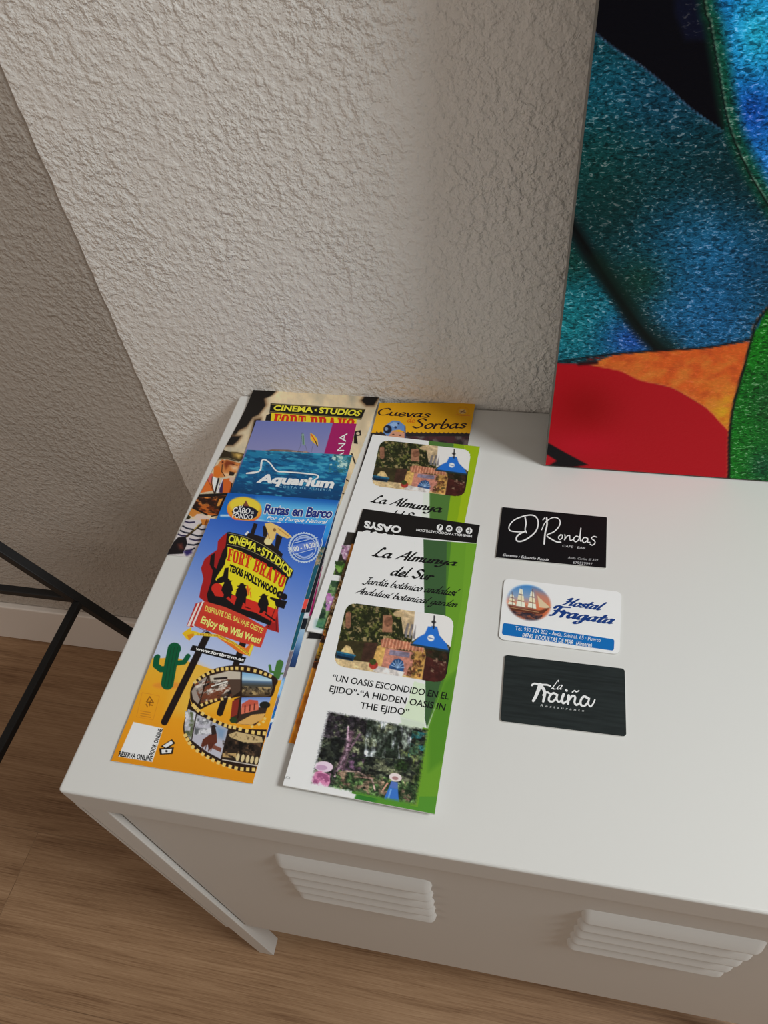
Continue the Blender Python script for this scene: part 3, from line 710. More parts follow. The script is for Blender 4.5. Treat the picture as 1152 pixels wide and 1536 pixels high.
    a.poly([(290, 930), (430, 930), (620, 960), (560, 1180), (440, 1440), (80, 1390), (180, 1180)], (196, 188, 190))
    for i, (p_, q_) in enumerate([((300, 950), (440, 965)), ((265, 1000), (420, 1060)), ((235, 1060), (400, 1110)), ((215, 1110), (330, 1140)), ((470, 1040), (590, 1055)), ((400, 1120), (560, 1140)), ((380, 1180), (520, 1190)), ((360, 1250), (500, 1240)), ((330, 1330), (440, 1300))]):
        a.line([p_, ((p_[0]+q_[0])/2, (p_[1]+q_[1])/2+14), q_], 20, (26, 30, 46) if i % 3 else (46, 40, 70))
    a.line([(560, 970), (470, 1040), (340, 1150)], 26, (64, 50, 30)); a.line([(500, 990), (440, 1060)], 12, (186, 160, 90)); a.poly([(520, 930), (630, 930), (600, 1010), (540, 1000)], (190, 116, 44)); a.line([(600, 930), (575, 1000)], 10, (100, 40, 20))
    a.poly([(230, 1160), (330, 1150), (350, 1240), (290, 1370), (90, 1380), (140, 1250)], (24, 20, 24)); a.poly([(230, 1250), (280, 1240), (300, 1310), (250, 1310)], (96, 48, 40), 5)
    a.poly([(300, 1340), (400, 1310), (410, 1360), (340, 1400)], (44, 36, 90), 4)
    a.line([(70, 1383), (440, 1436)], 11, (20, 18, 20))
t, loc = leaflet('wide parchment-look leaflet with burnt edges and a painted cowboy, largest and lowest', sh_par)
cover('cover', sh_par, paint_par, t, loc, 0.42)
k = Ink()
k.banner(sh_par, p2, [(580, 129), (800, 140), (1024, 156)], [(576, 153), (800, 167), (1010, 183)], (240, 208, 60), .035, shear=.12)
k.slab('FORT BRAVO', sh_par, p2, [(584, 171), (780, 186), (992, 199)], [(562, 250), (780, 265), (975, 275)], (196, 40, 26))
k.build('title_lettering', t, loc)

# --- leaflet with lavender sky and magenta band
def paint_ana(a):
    a.f = p2; a.c[:] = (124, 122, 176)
    a.grad((600, 220), (600, 380), [(0, (106, 114, 172)), (1, (132, 132, 176))])
    a.poly([(520, 362), (570, 352), (650, 354), (760, 368), (760, 400), (520, 400)], (110, 92, 86)); a.speck([(520, 356), (750, 362), (750, 380), (520, 372)], [(160, 134, 120)], 16, .5, 3)
    a.line([(722, 268), (715, 330)], 2, (60, 66, 70)); a.line([(728, 270), (735, 332)], 2, (70, 84, 80)); a.line([(715, 330), (703, 362)], 1.6, (90, 90, 110)); a.line([(738, 330), (748, 362)], 1.6, (90, 90, 110))
    a.poly([(720, 275), (731, 272), (737, 330), (724, 330)], (126, 156, 140)); a.line([(728, 285), (728, 325)], 4, (40, 70, 56))
    a.poly([(764, 268), (784, 280), (800, 300), (804, 335), (778, 318), (764, 300)], (226, 176, 50)); a.line([(768, 276), (790, 312)], 5, (196, 60, 40)); a.line([(790, 310), (800, 336)], 5, (46, 30, 30)); a.line([(780, 315), (770, 365)], 1.6, (90, 90, 110))
    a.poly([(880, 215), (1010, 215), (980, 700), (860, 1500), (480, 1500), (740, 700)], (152, 24, 92))
    a.f = c5b
    a.poly([(640, 230), (720, 230), (600, 495), (560, 480)], (70, 34, 100), 2); a.ell((602, 485), 14, 14, (206, 200, 216))
    a.poly([(360, 1040), (520, 1040), (480, 1100), (340, 1100)], (30, 30, 36))
t, loc = leaflet('leaflet with lavender sky, two flags and a magenta side band, above a swimming-pool-blue leaflet', sh_ana)
t['label'] = 'leaflet with lavender sky, two small flags and a magenta band with white letters'
cover('cover', sh_ana, paint_ana, t, loc, 0.5)
k = Ink()
k.text('ANA', sh_ana, p2, [(888, 412), (918, 270)], [(925, 412), (953, 270)], (236, 222, 232), .0)
k.build('title_lettering', t, loc)

# --- aquarium leaflet
def paint_aqu(a):
    a.f = p2
    a.grad((690, 360), (670, 610), [(0, (36, 124, 160)), (.35, (14, 96, 146)), (.8, (10, 66, 112)), (1, (8, 50, 92))])
    Q = [(430, 345), (1000, 375), (960, 640), (370, 610)]
    a.speck(Q, [(66, 160, 190), (10, 60, 104)], 40, .60, 11, .08, .28, 5, .8)
    a.poly([(900, 380), (960, 380), (950, 440), (905, 450)], (120, 170, 166), 10, .5)
    a.speck([(880, 378), (990, 378), (960, 470), (850, 470)], [(176, 206, 200), (40, 100, 110)], 22, .56, 4, .05, .7, 10)
    a.line([(520, 415), (516, 440), (512, 458), (500, 466)], 3.4, (230, 236, 240))
    # right edge further down: bands and pictures
    a.f = c5b
    a.poly([(560, 300), (760, 300), (520, 1000), (400, 1180), (360, 1180)], (26, 28, 36)); a.poly([(380, 1000), (500, 1000), (460, 1062), (370, 1062)], (196, 200, 206)); a.poly([(360, 1075), (500, 1075), (440, 1180), (330, 1180)], (20, 26, 34))
    a.f = c4b
    a.grad((320, 30), (240, 340), [(0, (150, 178, 200)), (.35, (110, 146, 186)), (.7, (40, 74, 124)), (1, (34, 52, 92))], [(200, 20), (345, 20), (255, 350), (100, 350)])
t, loc = leaflet('sea-blue leaflet with a white whale outline and AQUARIUM lettering', sh_aqu)
cover('cover', sh_aqu, paint_aqu, t, loc, 0.5)
k = Ink()
k.stroke([(440, 475), (470, 470), (500, 466), (512, 452), (514, 425), (520, 408), (535, 406), (560, 424), (592, 462), (640, 468), (700, 472), (760, 478), (798, 484), (803, 496), (785, 508)], 7, sh_aqu, p2, (236, 240, 244))
k.stroke([(443, 476), (480, 474), (503, 465)], 5, sh_aqu, p2, (236, 240, 244))
k.text('Aquarium', sh_aqu, p2, [(512, 480), (700, 492), (884, 506)], [(498, 519), (690, 532), (874, 548)], (240, 243, 246), .05, shear=.1)
k.text('COSTA DE ALMERIA', sh_aqu, p2, [(606, 536), (740, 545), (872, 555)], [(603, 547), (738, 556), (868, 567)], (120, 176, 206), .0, spacing=1.35)
k.build('title_lettering', t, loc)

# --- boat-trip leaflet
def paint_rut(a):
    a.f = p2
    a.grad((600, 590), (600, 900), [(0, (22, 92, 176)), (.3, (24, 104, 190)), (1, (20, 80, 170))])
    a.poly([(350, 572), (905, 612), (900, 640), (520, 605), (345, 592)], (18, 84, 170), 4)
    a.poly([(500, 606), (905, 640), (885, 800), (470, 760)], (88, 170, 218), 16); a.poly([(540, 690), (880, 720), (870, 800), (520, 760)], (46, 140, 214), 14)
    a.line([(310, 690), (380, 690), (470, 708), (540, 720), (640, 735)], 8, (214, 228, 240), 3); a.poly([(480, 716), (540, 720), (520, 770), (470, 770)], (40, 120, 200), 6)
    a.ell((429, 661), 89, 63, (226, 100, 60), 6); a.ell((429, 655), 88, 59, (236, 150, 40), 6); a.ell((432, 640), 80, 44, (244, 196, 60), 6, 4)
    a.poly([(365, 670), (380, 645), (400, 640), (420, 640), (437, 612), (450, 640), (480, 652), (500, 668), (490, 690), (460, 708), (420, 710), (380, 695)], (24, 24, 40)); a.poly([(425, 640), (437, 612), (452, 642)], (120, 66, 50)); a.ell((430, 680), 62, 28, (22, 26, 48), 6)
    a.f = c5b
    a.poly([(520, 285), (700, 285), (340, 1440), (180, 1440)], (24, 84, 100)); a.speck([(480, 280), (680, 285), (590, 490), (440, 490)], [(120, 96, 60), (50, 60, 50), (170, 150, 120)], 26, .55, 5); a.poly([(380, 858), (480, 850), (462, 960), (370, 962)], (214, 74, 66)); a.poly([(360, 962), (470, 962), (462, 1000), (350, 1000)], (40, 26, 30))
    a.line([(640, 480), (560, 720)], 6, (16, 40, 60)); a.line([(430, 1010), (300, 1430)], 10, (60, 100, 116))
    a.f = c4b
    a.poly([(120, 195), (240, 195), (165, 425), (60, 425)], (116, 106, 114), 3); a.line([(225, 196), (200, 200)], 6, (220, 224, 230))
    a.poly([(60, 570), (108, 585), (85, 650), (40, 660)], (116, 108, 116), 4); a.poly([(100, 425), (165, 425), (120, 580), (70, 570)], (150, 190, 220), 8); a.poly([(40, 700), (90, 690), (70, 800), (20, 800)], (30, 110, 170)); a.poly([(30, 760), (70, 755), (60, 785), (20, 790)], (220, 232, 240)); a.poly([(10, 800), (50, 800), (30, 920), (-40, 920)], (26, 66, 140))
t, loc = leaflet('bright blue boat-trip leaflet with an orange oval emblem', sh_rut)
cover('cover', sh_rut, paint_rut, t, loc, 0.5)
k = Ink()
k.text('Rutas en Barco', sh_rut, p2, [(540, 633), (710, 646), (880, 656)], [(530, 677), (700, 691), (868, 701)], (30, 46, 120), .035, outline=((226, 236, 246), .075), shear=.05)
k.text('Por el Parque Natural', sh_rut, p2, [(548, 691), (700, 702), (848, 712)], [(541, 708), (692, 720), (840, 731)], (236, 242, 248), .02, shear=.2)
k.text('de Cabo de Gata', sh_rut, p2, [(532, 716), (670, 727), (765, 735)], [(525, 735), (660, 746), (757, 754)], (236, 242, 248), .02, shear=.2)
k.build('title_lettering', t, loc)
k = Ink()
k.text('CABO', sh_rut, p2, [(375, 647), (462, 654)], [(370, 675), (455, 680)], (236, 232, 236), .02); k.text('a', sh_rut, p2, [(466, 658), (480, 660)], [(462, 680), (476, 681)], (236, 232, 236), .0)
k.text('FONDO', sh_rut, p2, [(372, 676), (472, 686)], [(366, 699), (468, 709)], (236, 232, 236), .02); k.text('el', sh_rut, p2, [(402, 632), (420, 634)], [(398, 649), (415, 650)], (236, 232, 236), .0, shear=.2)
k.build('emblem_lettering', t, loc)

# --- wild-west leaflet in front
def paint_frt(a):
    a.f = c1
    a.grad((820, 60), (560, 760), [(0, (38, 86, 180)), (.22, (74, 114, 196)), (.45, (112, 140, 204)), (.7, (150, 168, 214)), (1, (186, 196, 222))])
    sand = [(180, 715), (225, 712), (300, 715), (370, 710), (430, 730), (500, 752), (640, 800), (800, 825), (950, 822), (950, 1500), (0, 1500), (0, 715)]
    a.grad((400, 700), (330, 1300), [(0, (232, 168, 52)), (.4, (226, 152, 32)), (1, (206, 132, 22))], sand)
    a.poly([(395, 745), (480, 745), (560, 790), (440, 1000), (330, 985)], (238, 180, 80), 18, .55)
    a.poly([(405, 890), (640, 890), (640, 960), (430, 1000)], (238, 178, 70), 14, .5)
    # left cactus
    g1, g2 = (10, 84, 52), (22, 60, 40)
    a.ell((335, 850), 75, 17, (206, 128, 50), soft=4, a=.7)
    a.line([(365, 670), (350, 740), (332, 840)], 62, g1); a.ell((369, 668), 31, 30, g1); a.line([(280, 715), (275, 750), (300, 770), (345, 768)], 30, g1); a.ell((285, 708), 13, 12, g1); a.line([(435, 705), (415, 735), (360, 742)], 24, g1)
    for o in (-14, 2, 18): a.line([(366+o, 660), (350+o, 740), (332+o, 855)], 3, g2)
    g3 = (66, 112, 56); a.line([(888, 740), (872, 805)], 34, g3); a.ell((889, 740), 17, 16, g3); a.line([(838, 752), (842, 780), (870, 790)], 13, g3); a.line([(905, 790), (870, 792)], 10, g3)
    # posts
    pk = (30, 22, 22)
    a.line([(530, 600), (318, 1030)], 34, pk); a.line([(712, 620), (690, 690), (592, 985)], 32, pk)
    a.f = c2
    # skull holder
    a.poly([(528, 75), (558, 85), (525, 180), (495, 170)], pk); a.poly([(470, 150), (620, 190), (755, 320), (745, 350), (470, 180)], pk); a.poly([(455, 165), (478, 138), (490, 148), (470, 172)], (226, 226, 220)); a.poly([(705, 165), (752, 185), (720, 290), (690, 275)], pk); a.poly([(600, 100), (640, 95), (630, 190), (600, 180)], pk)
    bone = (226, 184, 110)
    a.poly([(612, 80), (660, 70), (700, 90), (740, 110), (790, 150), (832, 188), (790, 198), (735, 175), (705, 150), (690, 200), (655, 250), (622, 245), (610, 215), (640, 160)], bone); a.ell((640, 222), 32, 26, (236, 206, 150)); a.ell((690, 130), 12, 14, (130, 90, 50)); a.line([(640, 160), (650, 200)], 6, (160, 110, 60)); a.line([(720, 120), (800, 180)], 8, (190, 140, 70))
    # sign: red backing
    rd = (158, 30, 30)
    a.poly([(320, 150), (285, 175), (245, 218), (240, 285), (175, 330), (140, 360), (112, 430), (132, 515), (108, 600), (98, 660), (150, 700), (400, 780), (640, 870), (600, 900), (724, 936), (716, 760), (790, 520), (560, 300)], rd)
    a.poly([(715, 770), (724, 936), (610, 900), (640, 870)], (150, 30, 30)); a.line([(716, 765), (640, 890)], 5, (40, 10, 12)); a.line([(700, 800), (705, 925)], 4, (70, 10, 14))
    # black frame and yellow field
    a.poly([(318, 148), (420, 165), (560, 235), (700, 325), (838, 445), (795, 525), (745, 640), (712, 760), (655, 880), (560, 840), (420, 770), (240, 720), (168, 690), (158, 640), (190, 540), (205, 450), (180, 400), (190, 330), (222, 310), (215, 420), (240, 440), (280, 300), (305, 260)], (22, 18, 20))
    a.poly([(322, 262), (430, 300), (600, 395), (785, 505), (765, 590), (735, 640), (700, 770), (560, 740), (330, 620), (262, 560), (225, 520), (240, 490), (285, 420), (320, 330)], (238, 206, 34))
    a.poly([(300, 430), (330, 425), (325, 520), (270, 550), (230, 545), (240, 515), (285, 490)], (22, 18, 20)); a.poly([(318, 270), (300, 400), (240, 490), (215, 500), (250, 380), (290, 285)], (22, 18, 20)); a.line([(275, 380), (240, 480)], 6, (22, 18, 20))
    # desert inside
    a.ell((238, 590), 44, 42, (196, 44, 34)); a.poly([(210, 620), (280, 600), (340, 640), (420, 650), (560, 700), (720, 760), (690, 860), (560, 830), (380, 760), (240, 700)], (196, 44, 34)); a.line([(478, 570), (486, 640)], 12, (220, 96, 36)); a.line([(468, 590), (480, 620)], 8, (220, 96, 36)); a.line([(498, 590), (486, 625)], 8, (220, 96, 36)); a.line([(500, 620), (505, 660)], 8, (220, 96, 36))
    a.poly([(170, 640), (230, 650), (300, 660), (400, 740), (540, 780), (670, 850), (650, 880), (520, 830), (380, 780), (220, 730), (165, 690)], (22, 18, 20))
    def rider(x, y, s_):
        P = lambda *q: [(x+s_*u, y+s_*v) for u, v in q]
        a.poly(P((-8, -60), (14, -62), (22, -48), (42, -46), (28, -34), (40, -6), (46, 30), (36, 40), (30, 100), (10, 78), (-12, 98), (-34, 98), (-26, 62), (-46, 30), (-38, -2), (-22, -30), (-36, -40), (-16, -44)), (22, 18, 20))
    rider(318, 575, 1.0); rider(430, 612, 1.05); a.poly([(385, 600), (420, 575), (430, 600)], (22, 18, 20)); a.poly([(360, 760), (400, 640), (450, 680), (420, 780)], (22, 18, 20)); rider(602, 690, .95)
    a.line([(460, 735), (500, 750)], 8, (60, 16, 14)); a.line([(620, 790), (690, 840)], 12, (22, 18, 20))
    # film camera
    a.ell((732, 638), 28, 27, (22, 18, 20)); a.ell((765, 655), 25, 26, (22, 18, 20)); a.ell((733, 638), 8, 8, (120, 110, 60)); a.poly([(655, 655), (690, 665), (790, 690), (765, 750), (700, 730), (690, 690), (655, 672)], (22, 18, 20))
    a.line([(700, 740), (650, 860)], 5, (40, 14, 14))
    # lettered banner
    a.poly([(316, 150), (335, 145), (460, 175), (600, 240), (740, 340), (840, 448), (820, 512), (700, 410), (560, 330), (430, 275), (312, 250)], (20, 18, 18)); a.line(spline([(325, 155), (460, 186), (600, 250), (740, 350), (832, 452)], 6), 3, (190, 180, 140)); a.line(spline([(318, 244), (430, 268), (560, 322), (700, 402), (815, 500)], 6), 3, (190, 180, 140))
    # plank sign with stripes
    a.poly([(70, 708), (135, 690), (55, 895), (0, 885)], (176, 44, 40)); a.poly([(88, 706), (104, 700), (24, 888), (4, 884)], (238, 214, 210)); a.poly([(122, 692), (138, 692), (60, 890), (40, 880)], (238, 214, 210))
    a.poly([(140, 690), (300, 735), (450, 800), (635, 905), (582, 1055), (430, 1015), (250, 955), (62, 880)], (196, 62, 46)); a.line([(135, 700), (60, 878)], 5, (150, 36, 34)); a.poly([(120, 770), (600, 950), (592, 985), (105, 800)], (186, 52, 40), 8)
    a.line([(120, 940), (160, 915)], 5, (90, 30, 26)); a.line([(140, 920), (60, 880)], 4, (120, 30, 26))
    # arrow
    a.f = c1
    a.poly([(560, 600), (600, 610), (720, 665), (745, 640), (762, 650), (740, 706), (690, 690), (620, 640)], (214, 110, 40)); a.poly([(405, 592), (452, 560), (450, 578), (490, 588), (470, 600), (440, 628), (425, 618)], (240, 178, 36)); a.poly([(430, 600), (475, 590), (440, 628)], (206, 130, 26))
    a.line([(470, 595), (580, 604), (660, 640), (735, 698), (752, 655)], 13, (244, 200, 60)); dots(a, [(480, 597), (580, 605), (660, 641), (732, 694)], 40, 3.6, (150, 90, 20), 2.4)
    # web address bar
    a.poly([(457, 650), (722, 712), (708, 742), (445, 676)], (20, 18, 20))
    # film reel
    a.f = c6; fm = (40, 26, 20); br = (86, 60, 46)
    a.poly(spline([(170, 600), (178, 500), (250, 385), (440, 285), (690, 255), (900, 300), (1055, 395), (1040, 470), (1000, 575), (880, 600), (690, 575), (600, 590), (450, 625), (290, 700), (240, 740)], 5), fm)
    a.poly([(185, 520), (250, 425), (350, 365), (345, 500), (250, 650), (200, 600)], (150, 138, 130)); a.poly([(365, 360), (560, 305), (690, 330), (680, 520), (600, 575), (450, 600), (290, 640)], (78, 60, 50))
    a.poly([(370, 365), (560, 315), (685, 325), (680, 400), (550, 400), (380, 430)], (186, 176, 160)); a.speck([(200, 430), (560, 400), (600, 570), (280, 640)], [(30, 24, 22), (206, 196, 186), (110, 60, 40)], 60, .55, 9, .07, .5, -30)
    a.line([(420, 395), (540, 385)], 22, (40, 32, 30)); a.line([(390, 470), (550, 420)], 12, (226, 220, 212)); a.line([(350, 365), (250, 690)], 12, fm)
    a.grad((800, 330), (790, 590), [(0, (110, 160, 200)), (.28, (176, 204, 220)), (.36, (80, 104, 130)), (.5, (66, 66, 60)), (.75, (108, 90, 66)), (1, (60, 46, 34))], [(700, 325), (860, 350), (1000, 400), (1010, 480), (985, 565), (880, 588), (685, 560)])
    a.speck([(690, 470), (1000, 480), (980, 560), (690, 560)], [(168, 144, 100), (50, 40, 30)], 30, .56, 6)
    a.poly([(685, 575), (990, 575), (930, 770), (830, 870), (640, 850), (575, 820), (620, 600)], (60, 40, 32)); a.grad((800, 570), (800, 680), [(0, (90, 120, 190)), (1, (190, 205, 228))], [(690, 585), (995, 580), (960, 680), (690, 690)])
    a.poly([(695, 650), (770, 605), (860, 615), (870, 690), (690, 755)], (186, 84, 66)); a.poly([(690, 690), (865, 650), (865, 715), (690, 755)], (206, 108, 84)); [a.line([(x, 672-(x-720)*.2), (x-4, 735-(x-720)*.25)], 12, (90, 40, 34)) for x in (730, 780, 825)]
    a.ell((930, 660), 55, 36, (30, 30, 28)); a.poly([(690, 755), (940, 690), (935, 730), (680, 800)], (52, 40, 34)); a.poly([(670, 830), (800, 760), (940, 745), (900, 810), (800, 862), (640, 852)], (206, 160, 90)); a.poly([(600, 620), (670, 600), (650, 760), (580, 790)], (130, 44, 34)); a.ell((610, 815), 38, 30, (40, 60, 30))
    a.line([(690, 320), (690, 560), (655, 790)], 16, fm)
    # front strip
    a.poly(spline([(165, 590), (190, 660), (250, 715), (400, 795), (560, 860), (700, 900), (950, 910)], 5).tolist()+[(940, 960), (830, 1356)]+spline([(830, 1356), (650, 1325), (450, 1245), (260, 1140), (140, 1020), (100, 900), (130, 740)], 5).tolist(), fm)
    a.poly([(135, 740), (150, 700), (232, 740), (180, 1020), (115, 930), (112, 870)], (168, 168, 176)); a.speck([(120, 720), (230, 740), (180, 1010), (115, 930)], [(60, 64, 50), (206, 206, 214), (90, 100, 70)], 50, .56, 8)
    a.poly([(240, 755), (400, 830), (555, 905), (480, 1210), (330, 1130), (190, 1020)], (178, 176, 188)); a.speck([(240, 760), (400, 830), (380, 950), (210, 970)], [(90, 92, 96), (206, 206, 212)], 60, .55, 3); a.poly([(420, 860), (540, 910), (510, 1010), (450, 990)], (120, 146, 176), 8); a.poly([(380, 1050), (490, 1100), (480, 1140), (370, 1090)], (120, 70, 56))
    a.poly([(330, 990), (370, 960), (440, 950), (445, 1040), (410, 1070), (360, 1130), (350, 1060), (300, 1090), (280, 1080), (300, 1010)], (92, 46, 34)); a.poly([(390, 870), (425, 880), (440, 950), (390, 970), (385, 910)], (44, 34, 32)); a.poly([(380, 880), (440, 882), (425, 868), (405, 862)], (36, 28, 26)); [a.line([(x, 1050), (x-20, 1130)], 9, (80, 40, 30)) for x in (310, 340, 375, 400)]
    a.poly([(565, 915), (760, 955), (925, 985), (865, 1265), (640, 1240), (495, 1205)], (44, 34, 28)); a.poly([(560, 960), (640, 930), (900, 985), (910, 1040), (740, 1050), (580, 990)], (190, 166, 120)); a.speck([(570, 940), (910, 990), (905, 1030), (600, 1000)], [(110, 90, 60)], 30, .55, 12)
    a.poly([(500, 1150), (640, 1150), (640, 1200), (500, 1190)], (178, 146, 96)); a.speck([(500, 1020), (890, 1050), (870, 1240), (500, 1180)], [(96, 72, 52), (20, 16, 14)], 50, .58, 14); [a.ell((x, 1190+(x-640)*.17), 18, 40, (206, 186, 140), 12) for x in (655, 705, 755, 800, 845)]; a.line([(500, 1215), (860, 1280)], 10, (200, 190, 180))
    hole = (232, 190, 110)
    dots(a, [(205, 665), (265, 725), (400, 812), (530, 868), (640, 893), (790, 935), (925, 950)], 15, 33, hole, 1.15); dots(a, [(122, 970), (190, 1080), (330, 1180), (480, 1255), (650, 1305), (815, 1318)], 15, 34, hole, 1.1); dots(a, [(225, 425), (330, 350), (450, 303), (570, 290), (700, 290), (860, 320), (985, 365)], 16, 30, hole, 1.1); dots(a, [(290, 660), (370, 625), (450, 605), (570, 592)], 6, 28, hole); dots(a, [(800, 880), (900, 845), (930, 800)], 4, 26, hole)
    # label card (the code itself left out), small mark, tickets
    a.f = c1
    a.poly([(165, 1030), (312, 1062), (258, 1228), (90, 1200)], (236, 234, 232)); a.line([(208, 885), (294, 902), (262, 1020), (180, 1005), (208, 885)], 1.6, (190, 120, 40)); a.line([(230, 930), (246, 905), (264, 935), (232, 932)], 5, (120, 74, 20)); a.line([(248, 925), (244, 950)], 4, (120, 74, 20)); [a.line([(200, y), (250, y+9)], 3, (170, 104, 34)) for y in (975, 987, 999)]
    a.line([(228, 943), (234, 955)], 5, (140, 84, 24)); a.line([(243, 945), (258, 948)], 5, (140, 84, 24))
    a.poly([(300, 1150), (355, 1115), (372, 1135), (330, 1165)], (24, 20, 20)); a.poly([(310, 1148), (352, 1122), (362, 1135), (325, 1158)], (240, 240, 236)); a.poly([(292, 1160), (365, 1155), (358, 1188), (296, 1192)], (24, 20, 20)); a.poly([(303, 1166), (356, 1162), (350, 1182), (305, 1186)], (240, 240, 236)); a.ell((328, 1174), 6, 6, (24, 20, 20))
t, loc = leaflet('foremost leaflet of the left stack, wild-west signboard over orange sand and a film strip', sh_frt)
cover('cover', sh_frt, paint_frt, t, loc, 0.32)
k = Ink()
k.banner(sh_frt, c2, [(336, 172), (460, 200), (590, 262), (720, 345), (832, 448)], [(328, 230), (440, 256), (570, 318), (700, 395), (806, 500)], (240, 212, 60), .035)
k.slab('FORT BRAVO', sh_frt, c2, [(330, 272), (480, 325), (640, 405), (785, 500)], [(316, 368), (460, 420), (610, 500), (752, 588)], (200, 48, 28))
k.text('TEXAS HOLLYWOOD', sh_frt, c2, [(343, 404), (460, 455), (590, 530), (712, 592)], [(333, 450), (450, 505), (580, 580), (702, 640)], (24, 20, 20), .06)
k.build('sign_lettering', t, loc)
k = Ink()
k.text('DISFRUTE DEL SALVAJE OESTE', sh_frt, c2, [(152, 726), (300, 775), (450, 838), (606, 908)], [(142, 766), (290, 814), (440, 874), (590, 942)], (236, 200, 92), .025)
k.text('Enjoy the Wild West!', sh_frt, c2, [(128, 808), (290, 868), (440, 925), (588, 980)], [(110, 858), (275, 920), (425, 975), (570, 1024)], (246, 226, 120), .035)
k.text('www.fortbravo.es', sh_frt, c1, [(478, 660), (594, 687), (713, 715)], [(472, 675), (588, 702.5), (707, 731)], (240, 240, 240), .03)
k.build('slogan_lettering', t, loc)
k = Ink()
k.text('RESERVA ONLINE', sh_frt, c1, [(97, 1175), (262, 1200)], [(91, 1198), (256, 1225)], (26, 24, 24), .03); k.text('BOOK ONLINE', sh_frt, c1, [(243, 1192), (290, 1062)], [(262, 1196), (309, 1066)], (26, 24, 24), .03)
k.build('booking_lettering', t, loc)
k = Ink(); stc = (178, 196, 232)
for r_ in (112, 92): k.stroke([(922+r_*1.03*math.cos(q), 270+r_*math.sin(q)) for q in np.linspace(0, 6.28, 30)], 6 if r_ == 92 else 9, sh_frt, c2, stc)
for q in np.linspace(0, 6.28, 36, endpoint=False): k.ell((922+120*math.cos(q), 270+116*math.sin(q)), 7, 7, sh_frt, c2, stc)
k.poly([(800, 262), (1035, 205), (1050, 262), (812, 318)], sh_frt, c2, (96, 124, 200), .00014)
k.text('9.00 - 19.30 h', sh_frt, c2, [(808, 272), (1032, 222)], [(816, 306), (1042, 258)], (216, 226, 244), .03, off=.0002)
k.stroke([(830, 240), (922, 218), (1030, 192)], 5, sh_frt, c2, stc, .0002); k.stroke([(830, 330), (922, 305), (1015, 280)], 5, sh_frt, c2, stc, .0002); k.stroke([(1062, 205), (1066, 240), (1050, 280)], 7, sh_frt, c2, stc, .0002)
k.stroke([(862, 215), (900, 196), (940, 192), (985, 205)], 14, sh_frt, c2, (150, 172, 222)); k.stroke([(865, 325), (915, 350), (960, 340), (990, 315)], 14, sh_frt, c2, (150, 172, 222))
k.build('hours_stamp', t, loc)

